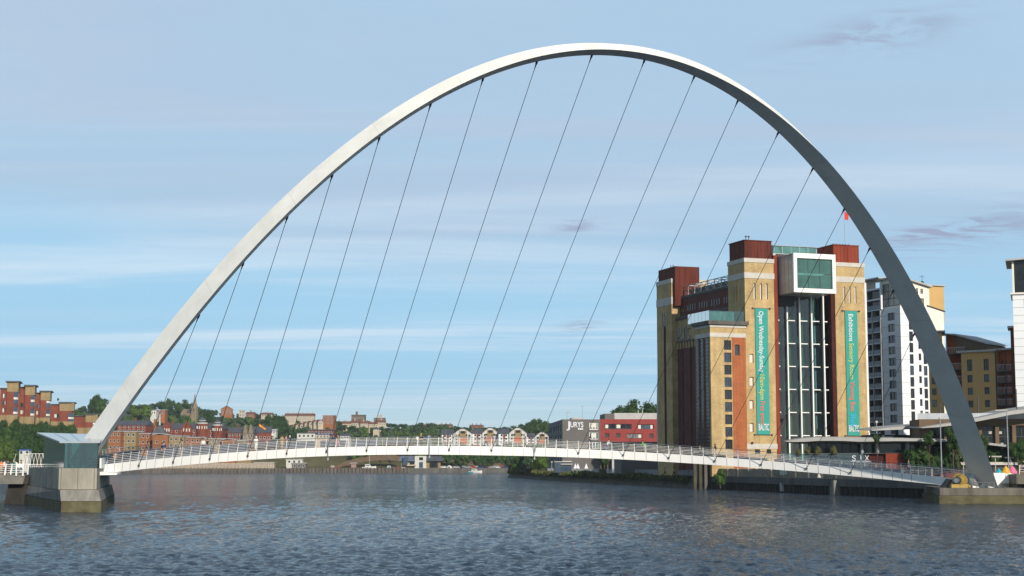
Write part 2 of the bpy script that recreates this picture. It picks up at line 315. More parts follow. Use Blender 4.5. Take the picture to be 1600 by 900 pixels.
def water_mesh():
    rng=np.random.default_rng(4)
    D=[28.0]
    while D[-1]<1000: D.append(D[-1]+max(.10,D[-1]*D[-1]*.62/(F*CZ)))
    D=np.array(D); nc=900; az=np.linspace(-.46,.46,nc)
    X=D[:,None]*az[None,:]; Y=np.repeat(D[:,None],nc,1); Z=np.zeros_like(X)
    for i in range(64):
        lam=.40*(2.2/.40)**(rng.random()**1.4); th=rng.normal(R(70),.55); k=2*PI/lam
        amp=.0125*lam**.5*rng.uniform(.6,1.3)
        kx,ky=k*math.cos(th),k*math.sin(th); ph=rng.uniform(0,2*PI)
        sp=np.maximum(D*az[1]*0+D*.92/nc,np.gradient(D))*1.0
        fade=np.clip((lam/ (np.gradient(D)*1.3)),0.38,1)[:,None]
        env=.6+.4*np.sin(X*k*.071*math.sin(th+1)+Y*k*.053+ph*2)
        Z+=amp*env*fade*np.sin(kx*X+ky*Y+ph+ .8*np.sin(X*.11+Y*.07+ph))
    patch=.75+.35*np.sin(X*.045+1.3*np.sin(Y*.03))*np.sin(Y*.028+np.sin(X*.02)*1.7)
    Z*=patch
    n0=len(D); V=np.stack([X,Y,Z],-1).reshape(-1,3)
    i=np.arange(n0-1)[:,None]*nc+np.arange(nc-1)[None,:]
    Fc=np.stack([i,i+1,i+1+nc,i+nc],-1).reshape(-1,4)
    me=bpy.data.meshes.new('river'); me.vertices.add(len(V)); me.vertices.foreach_set('co',V.ravel()); me.loops.add(Fc.size); me.loops.foreach_set('vertex_index',Fc.ravel().astype(np.int32))
    me.polygons.add(len(Fc)); me.polygons.foreach_set('loop_start',np.arange(0,Fc.size,4,dtype=np.int32)); me.polygons.foreach_set('loop_total',np.full(len(Fc),4,dtype=np.int32)); me.polygons.foreach_set('use_smooth',np.ones(len(Fc),dtype=bool)); me.update()
    me.validate(); me.materials.append(M['river_water']); o=bpy.data.objects.new('river',me); col.objects.link(o); return o,len(V)
ro_,nv_=water_mesh(); tag(ro_,kind='structure'); print('water verts',nv_)
m=MB(); m.face([(-1400,-400,-.9),(1400,-400,-.9),(1400,1990,-.9),(-1400,1990,-.9)]); tag(m.build('river_far_reach',M['river_water']),kind='structure')
# ------------------------------------------------------------------ terrain
SHORE=[(-420,-400),(-150,470),(-160,560),(-200,750),(-185,790),(-120,830),(0,852),(60,852)]
JET=[(57.5,213),(49,240),(44,268),(35.5,311),(29,360),(11,460),(1,545),(-1,562),(3,575),(30,600),(80,700),(90,852)]
def pl(x,tab):
    if x<=tab[0][0]: return tab[0][1]
    for (a,b),(c_,d) in zip(tab[:-1],tab[1:]):
        if x<=c_: return b+(d-b)*(x-a)/(c_-a)
    return tab[-1][1]
# skyline of bare ground as pixel heights, turned into ridge heights at 1500 m
RIDGE=[(-300,640),(0,655),(60,650),(130,645),(190,636),(260,641),(345,648),(400,654),(450,660),(520,665),(600,668),(660,673),(720,675),(800,676),(880,676),(960,672),(1100,668),(1300,670),(1900,670)]
def ridge(az): 
    y=pl(800+F*az,RIDGE); return CZ+(725-y)/F*1500
mat('grassland',(.045,.07,.02),.95,.4,.02,c2=(.10,.11,.035),detail=9)
mat('paving',(.22,.21,.19),.9,.15,.3); mat('embankment_grass',(.085,.085,.03),.95,.35,.06,c2=(.13,.11,.05),detail=9)
m=MB()
azs=[-.62+i*.01 for i in range(125)]; ys=[862+i*14 for i in range(46)]+[1520,1600,1700,1850,2000]
idx={}
for j,Y in enumerate(ys):
    for i,a in enumerate(azs):
        X=a*Y; near=862
        k=min(1,max(0,(Y-near)/(1500-near)))**.9
        z=2.25+(ridge(a)-2.25)*k
        if Y>1500: z=ridge(a)-(Y-1500)*.012
        z+=noise.noise(Vector((X*.012,Y*.012,0)))*4*k
        idx[i,j]=len(m.v); m.v.append((X,Y,z))
for j in range(len(ys)-1):
    for i in range(len(azs)-1):
        m.f.append((idx[i,j],idx[i+1,j],idx[i+1,j+1],idx[i,j+1])); m.m.append(0)
tag(m.build('hillside',M['grassland'],smooth=True),kind='structure')
def hill_z(X,Y):
    a=X/Y; k=min(1,max(0,(Y-862)/(638)))**.9
    z=2.25+(ridge(a)-2.25)*k
    if Y>1500: z=ridge(a)-(Y-1500)*.012
    return z+noise.noise(Vector((X*.012,Y*.012,0)))*4*k
# far quay shelf between the water edge and the foot of the hill
far_edge=[(-420,700),(-200,752),(-185,790),(-120,830),(0,852),(1200,852)]
m=MB()
for (a,b) in zip(far_edge[:-1],far_edge[1:]):
    m.face([(a[0],a[1],2.3),(b[0],b[1],2.3),(b[0]*1.0,864,2.3),(a[0]*1.0,864,2.3)])
tag(m.build('far_quay_ground',M['embankment_grass']),kind='structure')
m=MB()
for (a,b) in zip(far_edge[:-1],far_edge[1:]):
    m.prism([(a[0],a[1],-3),(b[0],b[1],-3),(b[0],b[1]+1,-3),(a[0],a[1]+1,-3)],[(a[0],a[1],2.5),(b[0],b[1],2.5),(b[0],b[1]+1,2.5),(a[0],a[1]+1,2.5)])
tag(m.build('river_wall',M['concrete_dark']),'low brown river wall along the far bank behind the white deck','river wall')
m=MB(); hw=[(-199,755),(-185,791),(-150,811.5),(-128,825)]
for a,b in zip(hw[:-1],hw[1:]):
    m.prism([(a[0],a[1]+1.3,2),(b[0],b[1]+1.3,2),(b[0],b[1]+2.3,2),(a[0],a[1]+2.3,2)],[(a[0],a[1]+1.3,5.2),(b[0],b[1]+1.3,5.2),(b[0],b[1]+2.3,5.2),(a[0],a[1]+2.3,5.2)])
tag(m.build('promenade_wall',M['timber_grey']),'taller brown promenade wall below the orange riverside houses','wall')
# wooded near-left bank rising to the apartment blocks
def lb_z(X,Y):
    e=pl(Y,[(300,-120),(470,-150),(560,-160),(750,-200)])
    k=min(1,max(0,(e-12-X)/95)); k=k*k*(3-2*k)
    return 2.3+k*24*min(1,max(.2,(Y-430)/200))
m=MB(); rows=[]
YY=[300+i*20 for i in range(34)]
for j,Y in enumerate(YY):
    e=pl(Y,[(300,-120),(470,-150),(560,-160),(750,-200),(960,-230)])
    rows.append([(e-d,Y,lb_z(e-d,Y)) for d in (0,6,12,20,30,40,52,65,80,95,110,140,200,400,800)])
m.sweep(rows,close=False,caps=False)
tag(m.build('wooded_bank',M['grassland'],smooth=True),kind='structure')
m=MB(); pts=[(-120,300),(-150,470),(-160,560),(-200,750)]
for a,b in zip(pts[:-1],pts[1:]): m.prism([(a[0],a[1],-3),(b[0],b[1],-3),(b[0]-1,b[1],-3),(a[0]-1,a[1],-3)],[(a[0],a[1],2.6),(b[0],b[1],2.6),(b[0]-1,b[1],2.6),(a[0]-1,a[1],2.6)])
tag(m.build('river_wall',M['concrete_dark']),'stone river wall below the dark trees at the left edge','river wall')
# south quay
GZ=2.3
m=MB(); 
poly=JET+[(1200,852),(1200,-50),(75,-50),(68,150)]
import mathutils
tri=mathutils.geometry.tessellate_polygon([[Vector((x,y,0)) for x,y in poly]])
for t in tri: m.face([(poly[i][0],poly[i][1],GZ) for i in t])
tag(m.build('quayside_paving',M['paving']),kind='structure')
# quay wall: dark sheet piling in front of the gallery, rough stone further down the river
def wall_run(pts,z0,z1,th=1.2):
    m=MB()
    for a,b in zip(pts[:-1],pts[1:]):
        m.prism([(a[0],a[1],z0),(b[0],b[1],z0),(b[0]+th,b[1],z0),(a[0]+th,a[1],z0)],[(a[0],a[1],z1),(b[0],b[1],z1),(b[0]+th,b[1],z1),(a[0]+th,a[1],z1)])
    return m
m=MB(); P0=[(57.6,212),(49,240),(44,268),(36.4,307)]
def along(pts,step):
    r=[]
    for a,b in zip(pts[:-1],pts[1:]):
        a=Vector(a); b=Vector(b); n=max(1,int((b-a).length/step))
        r+=[a.lerp(b,i/n) for i in range(n)]
    r.append(Vector(pts[-1])); return r
sp=along(P0,.35); ring0=[];ring1=[]
for i,p in enumerate(sp):
    o=.22 if i%4 in (0,1) else -.12
    ring0.append((p.x-o,p.y,-3)); ring1.append((p.x-o,p.y,1.35))
m.sweep([ring0,ring1],close=False,caps=False); 
o=tag(m.build('quay_wall',M['sheet_pile']),'black ribbed steel piled quay wall below the brick gallery','quay wall')
q=wall_run([(57.2,212),(48.6,240),(43.6,268),(36,307)],1.35,2.45,1.4); q.build('coping',M['concrete_dark'],o)
m=MB()
for py_ in (238.5,):
    x=pl(py_,[(212,57.5),(240,49),(268,44)]); m.box(x-.9,x+.4,py_,py_+3.4,-2,2.25)
m.build('pile_block',M['concrete_stained'],o)
m=MB(); x=pl(262,[(240,49),(268,44)]); m.box(x-.55,x,262,262.7,.2,1.6); m.build('fender_block',M['concrete_light'],o)
pts=[(36,307),(35.5,311),(29,360),(11,460),(1,545),(-1,562),(3,575)]
rp=along(pts,1.6); rings=[]
for i,p in enumerate(rp):
    nn=noise.noise(Vector((p.x*.3,p.y*.3,1))); n2=noise.noise(Vector((p.x*.9,p.y*.9,5)))
    rings.append([(p.x-.9+n2*.3,p.y,-3),(p.x-.6+nn*.5,p.y,.35+n2*.2),(p.x+.0+n2*.35,p.y,1.1+nn*.3),(p.x+.3+nn*.3,p.y,1.75+nn*.35),(p.x+1.8,p.y,2.32)])
m=MB(); m.sweep(rings,close=False,caps=False)
tag(m.build('stone_jetty_wall',M['wet_stone']),'old dark stone river wall with weeds below the hotel','river wall')

def haze():
    m=bpy.data.materials.new('haze_air'); m.use_nodes=True; n=m.node_tree.nodes; l=m.node_tree.links; n.clear()
    o=n.new('ShaderNodeOutputMaterial'); v=n.new('ShaderNodeVolumePrincipled'); v.inputs['Color'].default_value=(.80,.87,.95,1); v.inputs['Density'].default_value=.00009; v.inputs['Anisotropy'].default_value=.2
    l.new(v.outputs[0],o.inputs['Volume']); b=MB(); b.box(-1500,1500,-500,2100,-5,95); tag(b.build('haze',m),kind='stuff')
if HAZE: haze()
# ------------------------------------------------------------------ the tilting bridge
TH=.225; AL=.5; BC=Vector((math.cos(TH),math.sin(TH),0)); BN=Vector((math.sin(TH),-math.cos(TH),0)); UP=Vector((0,0,1))
BO=Vector((4.707,180.709,0)); HZ=2.473; HL=52.5
AN=BN*math.sin(AL)+UP*math.cos(AL); AM=BN*math.cos(AL)-UP*math.sin(AL)
def arch_s(u): r=u/HL; return (1-r*r)*(50.02+.0276*r-1.454*r*r)
def deck_q(v): return 36.3*(1-abs(v/HL)**2.038)
def deck_top(v): return 3.022+3.561*(1-abs(v/HL)**2.098)-.785*v/HL+.52
def deckp(v,o,z=0.0):
    "point on the deck: v along the span, o metres outward from the near girder, z above the girder top"
    # outward direction is the plan normal of the curve
    if o>0: o*=min(1,max(.12,(HL-abs(v))/9))
    e=.05; dq=(deck_q(min(HL,v+e))-deck_q(max(-HL,v-e)))/(2*e) if abs(v)<HL-.1 else (deck_q(HL-.2)-deck_q(HL-.1))/-.1*(1 if v>0 else -1)*1
    t=(BC-BN*dq); t.normalize(); nrm=Vector((-t.y,t.x,0))
    if nrm.y<0: nrm=-nrm
    p=BO+BC*v-BN*deck_q(v)+nrm*o; return Vector((p.x,p.y,deck_top(v)+z-(.07*max(0,o-2.5) if v>0 else 0)*min(1,max(0,v)/12)))
bridge=thing('tilting_footbridge','white arched tilting footbridge with curved deck and slanting cables over the river','bridge',(BO.x,BO.y,HZ))
def bp_(o): o.data.transform(Matrix.Translation(-Vector((BO.x,BO.y,HZ)))); return o
# arch: kite section tapering to the crown
us=[-HL+1.15+i*(2*HL-1.15)/120 for i in range(121)]
rings=[]
for u in us:
    r=min(1,abs(u)/HL); k=r**2.6
    e=.01; ds=(arch_s(u+e)-arch_s(u-e))/(2*e); T=(BC+AN*ds).normalized(); No=(T.cross(AM)); No.normalize()
    if No.dot(AN)<0 and abs(u)<HL*.9: No=-No
    if (No.dot(BC)*u)<0 and abs(u)>5: No=-No
    inner=BO+UP*HZ+BC*u+AN*arch_s(u)
    full=1.25+.95*r; m1=1.2+2.0*r
    n1=.92+.16*r if u<0 else .92+(full*.93-.92)*min(1,u/24)
    Wp=inner+AM*m1+No*n1; outp=inner+No*full+AM*(.15*r); back=inner-AM*(.5+.6*r)+No*(full*.5)
    rings.append([inner,Wp,outp,back])
m=MB(); m.sweep(rings); arch=bp_(m.build('arch',M['arch_paint'],bridge))
# weld seams across the arch
for i in range(6,115,9):
    m=MB(); a=rings[i]; b=[p+(rings[i+1][j]-p).normalized()*.035 for j,p in enumerate(a)]
    ctr=sum(a,Vector())/4
    m.sweep([[p+(p-ctr).normalized()*.006 for p in a],[p+(p-ctr).normalized()*.006 for p in b]],caps=False)
    bp_(m.build('weld_seam',M['weld'],arch))
# deck girders
vs=[-HL+.4+i*(2*HL-.8)/140 for i in range(141)]
def dsec(v):
    r=abs(v/HL); 
    return [deckp(v,0,0),deckp(v,.10,-1.22+.25*r),deckp(v,2.6,-1.15+.3*r),deckp(v,5.5,-.75),deckp(v,8.2,-.35),deckp(v,8.2,-.08),deckp(v,.35,-.08),deckp(v,.3,0)]
S=[dsec(v) for v in vs]
m=MB(); m.sweep([[s[0],s[1],s[2],s[3],s[4],s[5],s[6],s[7]] for s in S]); 
# the underside and the walking surface get their own materials by index
nf=0
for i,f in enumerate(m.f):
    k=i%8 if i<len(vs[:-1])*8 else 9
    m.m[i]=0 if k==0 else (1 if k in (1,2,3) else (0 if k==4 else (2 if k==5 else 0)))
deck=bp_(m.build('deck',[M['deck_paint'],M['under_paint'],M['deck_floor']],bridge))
nfb=bp_
# panel seams on the near face, one under each post
posts=[]
su=5.977
def anchor_v(k): r=k/8.5; return k*su*(1-.125*r*r)-2.416+.58*r*r
def av(i): # continuous cable index 0..17 -> v
    return anchor_v(i-8.5)
pv=[av(-1.25+i*.25) for i in range(80)]; pv=[v for v in pv if abs(v)<HL-1.0]
for v in pv:
    a,b=deckp(v,-.012,-.03),deckp(v,.08,-1.2+.25*abs(v/HL)); a2,b2=deckp(v+.045,-.012,-.03),deckp(v+.045,.08,-1.2+.25*abs(v/HL))
    m=MB(); m.face([a,a2,b2,b]); bp_(m.build('panel_seam',M['seam'],deck))
for v in pv:
    m=MB(); b=deckp(v,.12,-.05); t=deckp(v,-.12,1.18); d=(deckp(v+.3,0)-deckp(v,0)).normalized()*.055; t2=d*.7
    y=Vector((BN.x,BN.y,0))*-.13
    m.prism([b-d,b+d,b+d+y,b-d+y],[t-t2,t+t2,t+t2+y*.5,t-t2+y*.5])
    bp_(m.build('railing_post',M['white_paint'],bridge))
m=MB(); m.poly([deckp(v,-.14,1.2) for v in vs],.04,6); bp_(m.build('handrail',M['metal_shiny'],bridge))
for j in range(5):
    m=MB(); h=.2+j*.19; m.poly([deckp(v,.08-.2*h,h) for v in vs],.021,4); bp_(m.build('rail_wire',M['white_paint'],bridge))
# far railing, middle step with wind panels and benches
m=MB()
for i,v in enumerate(pv):
    m.tube(deckp(v,8.05,-.1),deckp(v,8.25,1.15 if v<0 else .95),.05,4)
for h in (.25,.5,.75,.92,1.17): m.poly([deckp(v,8.1+.1*h,h if v<0 else h*.82) for v in vs[::2]],.02 if h<1.1 else .035,4)
o=bp_(m.build('outer_railing',M['roof_grey'],bridge)); o['kind']='stuff'
for i in range(24):
    m=MB(); a=-50+i*4.2; b=a+3.5
    if b>50: break
    if -9<a<24: continue
    n_=4; r0=[deckp(a+(b-a)*k/n_,5.0,-.0) for k in range(n_+1)]; r1=[p+UP*(.85 if a<10 else .38) for p in r0]
    r2=[p-BN*.06 for p in r1]; r3=[p-BN*.06 for p in r0]
    m.sweep([[r0[k],r1[k],r2[k],r3[k]] for k in range(n_+1)]); bp_(m.build('wind_panel',M['wind_panel'],bridge))
for (a,b) in ((17,22.5),(24.5,29),(-30,-26),(-12,-8)):
    m=MB(); m.sweep([[deckp(a+(b-a)*k/5,4.1,.38),deckp(a+(b-a)*k/5,4.1,.46),deckp(a+(b-a)*k/5,4.6,.46),deckp(a+(b-a)*k/5,4.6,.38)] for k in range(6)])
    for k in (0.1,.5,.9): p=deckp(a+(b-a)*k,4.35,0); m.box(p.x-.1,p.x+.1,p.y-.15,p.y+.15,p.z-.05,p.z+.39)
    bp_(m.build('bench',M['timber_brown'],bridge))
# cables
AU=[(-40.41,20.09),(-36.13,25.95),(-31.89,31.16),(-27.59,35.76),(-23.06,40.14),(-18.12,43.96),(-12.98,46.92),(-7.59,48.97),(-1.91,50.03),(3.75,49.76),(9.4,48.38),(14.62,45.97),(19.76,42.7),(24.46,38.87),(29.04,34.32),(33.01,29.9),(36.93,25.04),(40.72,19.7)]
for i,(u,s) in enumerate(AU):
    top=BO+UP*HZ+BC*u+AN*arch_s(u); v=av(i); bot=deckp(v,-.06,-.55)
    d=(top-bot).normalized()
    m=MB(); m.tube(bot+d*.6,top-d*.9,.033,6); c=bp_(m.build('cable',M['cable_steel'],bridge))
    m=MB(); m.tube(top-d*1.0,top-d*.25,.045,6,.09); m.tube(top-d*.3,top+d*.12,.12,6); bp_(m.build('arch_socket',M['steel_dark'],c))
    m=MB(); m.tube(bot+d*1.1,bot+d*.15,.045,6); m.tube(bot-BN*.1,bot+BN*.08,.14,8); bp_(m.build('deck_socket',M['steel_dark'],c))
    # stay rods running from the handrail down to the socket
# hanging brackets with small lights
for v in (av(5.02),av(7.52),av(10.0)):
    m=MB(); a=deckp(v,-.2,1.25); b=deckp(v,-.28,-1.45); m.tube(a,b,.055,6); m.box(a.x-.12,a.x+.12,a.y-.15,a.y+.1,a.z-.08,a.z+.12); m.box(b.x-.1,b.x+.1,b.y-.1,b.y+.1,b.z-.2,b.z+.05); bp_(m.build('navigation_light',M['steel_grey'],bridge))
p=deckp(av(16.25),.3,-1.15); m=MB(); m.tube(p-UP*.45,p+UP*.1,.28,10,.1); 
bp_(m.build('deck_shoe',M['trim_stone'],bridge))
# ------------------------------------------------------------------ left pier with its glass hall
pier=thing('bridge_pier','concrete river pier with a glass hall on top at the left end of the bridge','bridge pier',(-48,172,0))
def pp(o): o.data.transform(Matrix.Translation((48,-172,0))); return o
def G(px_,py_,Y): p=P(px_,py_,Y); return (p.x,p.y)
up_plan=[(-44.6,155.4),(-40.9,155.6),(-49.9,196),(-52.6,203),(-58.9,203),(-57.7,188.5)]
ctr=(-50.5,178)
def grow(pl_,k): 
    r=[]
    for i,(x,y) in enumerate(pl_):
        dx,dy=x-ctr[0],y-ctr[1]; L=math.hypot(dx,dy); r.append((x+dx/L*k*1.0+ (k*.35 if dx>0 else -k*.35),y+dy/L*k))
    return r
def tier(name,p0,p1,z0,z1,mt):
    m=MB(); m.prism([(x,y,z0) for x,y in p0],[(x,y,z1) for x,y in p1]); return pp(m.build(name,mt,pier))
tier('lower_block',grow(up_plan,1.15),grow(up_plan,.98),-3,1.05,M['concrete_algae'])
tier('middle_block',grow(up_plan,.92),grow(up_plan,.42),1.09,2.17,M['concrete_stained'])
tier('upper_block',up_plan,up_plan,2.21,4.28,M['concrete_pier'])
a,b=Vector((-44.6,155.4,0)),Vector((-40.9,155.6,0))
for k in (.06,.5,.93):
    m=MB(); q=a.lerp(b,k); m.box(q.x-.025,q.x+.025,q.y-.012,q.y+.03,2.25,4.28); pp(m.build('shutter_joint',M['concrete_dark'],pier))
c_=Vector((-57.7,188.5,0))
for k in (.03,.2,.4,.6,.8):
    m=MB(); q=a.lerp(c_,k); m.box(q.x-.02,q.x+.03,q.y-.04,q.y+.04,2.25,4.28); pp(m.build('shutter_joint',M['concrete_dark'],pier))
# landing ledge on the right flank
m=MB(); m.prism([(-42.6,163,3.55),(-40.9,163.5,3.6),(-43.6,176,3.6),(-45.5,176,3.55)],[(-42.6,163,3.9),(-40.9,163.5,3.75),(-43.6,176,3.75),(-45.5,176,3.9)]); pp(m.build('landing_ledge',M['white_paint'],pier))
# glass hall
wall=[(-44.25,155.9),(-41.0,156.1),(-46.4,177.5),(-54.6,184)]
zr=[6.75,6.75,7.9,8.25]
roofp=[(-44.6,155.3),(-40.65,155.5),(-46.7,180.5),(-56.3,186.5)]
m=MB(); m.prism([(x,y,z) for (x,y),z in zip(roofp,zr)],[(x,y,z+.16) for (x,y),z in zip(roofp,zr)]); rf=pp(m.build('hall_roof',M['roof_glass'],pier))
m=MB()
for k in (.25,.5,.75):
    a=Vector((roofp[0][0]+(roofp[3][0]-roofp[0][0])*0,roofp[0][1],0)); 
    p0=Vector((*roofp[0],zr[0]+.17)).lerp(Vector((*roofp[1],zr[1]+.17)),k); p1=Vector((*roofp[3],zr[3]+.17)).lerp(Vector((*roofp[2],zr[2]+.17)),k); m.tube(p0,p1,.03,4)
pp(m.build('roof_seam',M['steel_grey'],rf))
n4=len(wall)
for i in range(3 if False else 4):
    a=Vector((*wall[i],0)); b=Vector((*wall[(i+1)%4],0)); za,zb=zr[i],zr[(i+1)%4]
    npan=max(1,int(round((b-a).length/ (1.45 if i==0 else 4.2))))
    for k in range(npan):
        p=a.lerp(b,k/npan); q=a.lerp(b,(k+1)/npan); z1=za+(zb-za)*k/npan; z2=za+(zb-za)*(k+1)/npan; nrm=(q-p).cross(UP).normalized()*.03
        m=MB(); m.prism([p+UP*4.28,q+UP*4.28,q+UP*4.28+nrm,p+UP*4.28+nrm],[p+UP*(z1-.03),q+UP*(z2-.03),q+UP*(z2-.03)+nrm,p+UP*(z1-.03)+nrm]); pn=pp(m.build('glass_pane',M['glass_teal' if i==3 else 'glass_clear'],pier))
    m=MB()
    for k in range(npan+1):
        p=a.lerp(b,k/npan); z1=za+(zb-za)*k/npan; m.tube(p+UP*4.2,p+UP*(z1),.035,4)
    m.tube(a+UP*5.25,b+UP*5.25,.02,4); pp(m.build('glazing_frame',M['steel_dark'],pier))
m=MB(); m.box(-46.3,-45.9,172,172.4,4.2,7.3); m.box(-43.6,-43.3,160,160.3,4.2,6.9); m.box(-50.2,-49.9,178,178.3,4.2,7.6); pp(m.build('hall_column',M['steel_dark'],pier))
m=MB(); m.prism([(-45.6,176.5,4.25),(-43.0,164.5,4.25),(-42.8,164.5,4.25),(-45.4,176.5,4.25)],[(-45.6,176.5,5.4),(-43.0,164.5,5.3),(-42.8,164.5,5.3),(-45.4,176.5,5.4)]); pp(m.build('parapet_panel',M['white_paint'],pier))
# ------------------------------------------------------------------ left approach walkway
wk=thing('approach_walkway','concrete approach walkway with white rails joining the left bank to the pier','walkway',(-60,172,0))
def wp(o): o.data.transform(Matrix.Translation((60,-172,0))); return o
m=MB(); m.prism([(-57.6,186,2.35),(-57.6,195,2.35),(-110,195,2.35),(-110,185,2.35)],[(-57.2,185.6,3.42),(-57.2,195,3.42),(-110,195,3.42),(-110,184.6,3.42)]); wp(m.build('walkway_deck',M['concrete_stained'],wk))
m=MB(); m.prism([(-60.4,187,-2),(-57.9,187,-2),(-57.9,193,-2),(-60.4,193,-2)],[(-59.6,187,2.35),(-57.4,187,2.35),(-57.4,193,2.35),(-59.6,193,2.35)]); wp(m.build('walkway_support',M['sheet_pile'],wk))
for yy in (185.8,194.6):
    for h in (.25,.5,.75,1.0,1.22): m=MB(); m.tube((-57.4,yy,3.42+h),(-110,yy,3.42+h),.025 if h<1.2 else .045,5); wp(m.build('walkway_rail',M['white_paint'],wk))
    x=-57.6
    while x>-72:
        m=MB(); m.prism([(x-.09,yy-.06,3.3),(x+.09,yy-.06,3.3),(x+.09,yy+.1,3.3),(x-.09,yy+.1,3.3)],[(x-.04+.15,yy-.04,4.75),(x+.06+.15,yy-.04,4.75),(x+.06+.15,yy+.06,4.75),(x-.04+.15,yy+.06,4.75)]); wp(m.build('railing_post',M['white_paint'],wk)); x-=2.1
m=MB(); m.box(-58.3,-58.15,185.4,185.55,3.3,4.9); m.box(-57.5,-57.35,185.4,185.55,3.3,4.9); m.box(-58.15,-57.5,185.45,185.5,4.3,4.75); wp(m.build('end_gate',M['white_paint'],wk))
# ------------------------------------------------------------------ right abutment, hinge and hydraulics
PB=Vector((55.9,192.4,0))
ab=thing('bridge_plinth','long low stained concrete plinth in the water under the right foot of the arch','bridge pier',(55,190,0))
def ap(o): o.data.transform(Matrix.Translation((-55,-190,0))); return o
m=MB(); m.prism([(50.8,188,-3),(75,186.5,-3),(80,205,-3),(54,208,-3)],[(50.8,188,.95),(75,186.5,.95),(80,205,.95),(54,208,.95)]); ap(m.build('lower_course',M['concrete_algae'],ab))
m=MB(); m.prism([(50.95,188.3,.98),(75,186.8,.98),(80,205,.98),(54.2,208,.98)],[(50.95,188.3,1.85),(75,186.8,1.85),(80,205,1.85),(54.2,208,1.85)]); ap(m.build('upper_course',M['concrete_plinth'],ab))
m=MB(); m.prism([(61.2,191.6,1.85),(80,190.5,1.85),(80,205,1.85),(62.2,205,1.85)],[(61.2,191.6,3.45),(80,190.5,3.45),(80,205,3.45),(62.2,205,3.45)]); ap(m.build('upper_terrace',M['concrete_plinth'],ab))
m=MB(); A=P(1468,761,191.5); m.prism([(52.2,191,1.85),(54.6,191,1.85),(54.6,193,1.85),(52.2,193,1.85)],[(53.0,191.2,2.9),(53.15,191.2,2.9),(53.15,193,2.9),(53.0,193,2.9)]); ap(m.build('wedge_block',M['concrete_dark'],ab))
hyd=thing('hydraulic_ram','yellow painted hydraulic ram and bearing at the right foot of the arch','machinery',(55.2,190.3,1.85))
def hp(o): o.data.transform(Matrix.Translation((-55.2,-190.3,-1.85))); return o
c0=P(1498,751,190.2)
d=(P(1525,752,195)-c0).normalized()
m=MB(); m.tube(c0-d*.9,c0+d*1.0,.30,14); hp(m.build('piston_rod',M['metal_shiny'],hyd))
m=MB(); m.tube(c0-d*.35,c0+d*.25,.62,16); m.tube(c0+d*.3,c0+d*.9,.78,16); m.tube(c0+d*.2,c0+d*.35,.9,16)
for k in range(10):
    a=2*PI*k/10; q=c0+d*.2+Vector((math.cos(a)*.7,0,math.sin(a)*.7)); m.tube(q-d*.08,q+d*.05,.07,6)
hp(m.build('ram_housing',M['hydraulic_yellow'],hyd))
m=MB(); m.tube(c0+d*.26,c0+d*.31,.80,16); m.tube(c0-d*.42,c0-d*.36,.46,14); hp(m.build('seal_ring',M['steel_dark'],hyd))
m=MB(); m.poly([c0+Vector((.2,-.3,.7)),c0+Vector((-.4,-.5,.5)),c0+Vector((-.9,-.5,-.1)),c0+Vector((-1.2,-.4,-.8))],.05,6); hp(m.build('hydraulic_hose',M['steel_dark'],hyd))
m=MB()
for s_ in (-.75,-.45): m.tube(c0+Vector((s_-.2,-.1,-.5)),c0+Vector((s_+.3,-.1,.35)),.11,6); 
m.box(c0.x-1.0,c0.x+1.3,c0.y-.4,c0.y+.6,1.85,c0.z-.42); hp(m.build('ram_bracket',M['hydraulic_yellow'],hyd))
ccx=P(1521,749,192.2)
m=MB(); rr=[]
for k in range(24):
    a=2*PI*k/24; rr.append((math.cos(a),math.sin(a)))
dirh=BC
def disc(c,dv,r,z=1): 
    a=dv.cross(UP).normalized(); return [c+a*(x*r)+UP*(y*r) for x,y in rr]
m.sweep([disc(ccx-dirh*.9,dirh,.75),disc(ccx-dirh*.5,dirh,1.15),disc(ccx+dirh*.3,dirh,1.22)]); hp(m.build('bearing_drum',M['steel_grey'],hyd))
# white pedestal casing that swallows the arch foot
m=MB(); prof=[(-.2,2.15),(.7,2.0),(1.6,1.55),(2.4,.95),(3.0,.3),(3.1,.0)]
rings=[]
for x,z in prof:
    b=ccx+BC*x; rings.append([Vector((b.x-.2,b.y-.9,1.85)),Vector((b.x-.2,b.y-.9,1.86+z*.72)),Vector((b.x,b.y-.3,1.87+z)),Vector((b.x,b.y+2.2,1.87+z)),Vector((b.x,b.y+2.2,1.85))])
m.sweep(rings); ap(m.build('arch_pedestal',M['white_paint'],ab))
m=MB(); b=P(1545,748,195); m.box(b.x-.4,b.x+2.8,195.5,198,1.8,3.6); m.sweep([[Vector((b.x+2.8+1.2*math.sin(PI/2*k/6),y,3.6-1.75*(1-math.cos(PI/2*k/6)))) for y in (195.5,198)]+[Vector((b.x+2.8,198,1.85)),Vector((b.x+2.8,195.5,1.85))] for k in range(7)]); ap(m.build('side_casing',M['white_paint'],ab))
for k in range(4):
    b=P(1522+k*9.3,759,189.0); m=MB(); z=1.87
    for dx in (-.28,.28): m.tube((b.x+dx,b.y,z),(b.x+dx+.12,b.y+.3,z+.62),.035,5)
    m.tube((b.x-.16,b.y+.3,z+.62),(b.x+.4,b.y+.3,z+.62),.05,5); m.tube((b.x-.22,b.y+.15,z+.32),(b.x+.34,b.y+.15,z+.32),.03,5)
    ob=m.build('step_barrier',M['metal_shiny']); tag(ob,('leftmost','second','third','rightmost')[k]+' small steel barrier hoop on the plinth below the arch foot','barrier','barrier hoops below the arch foot')
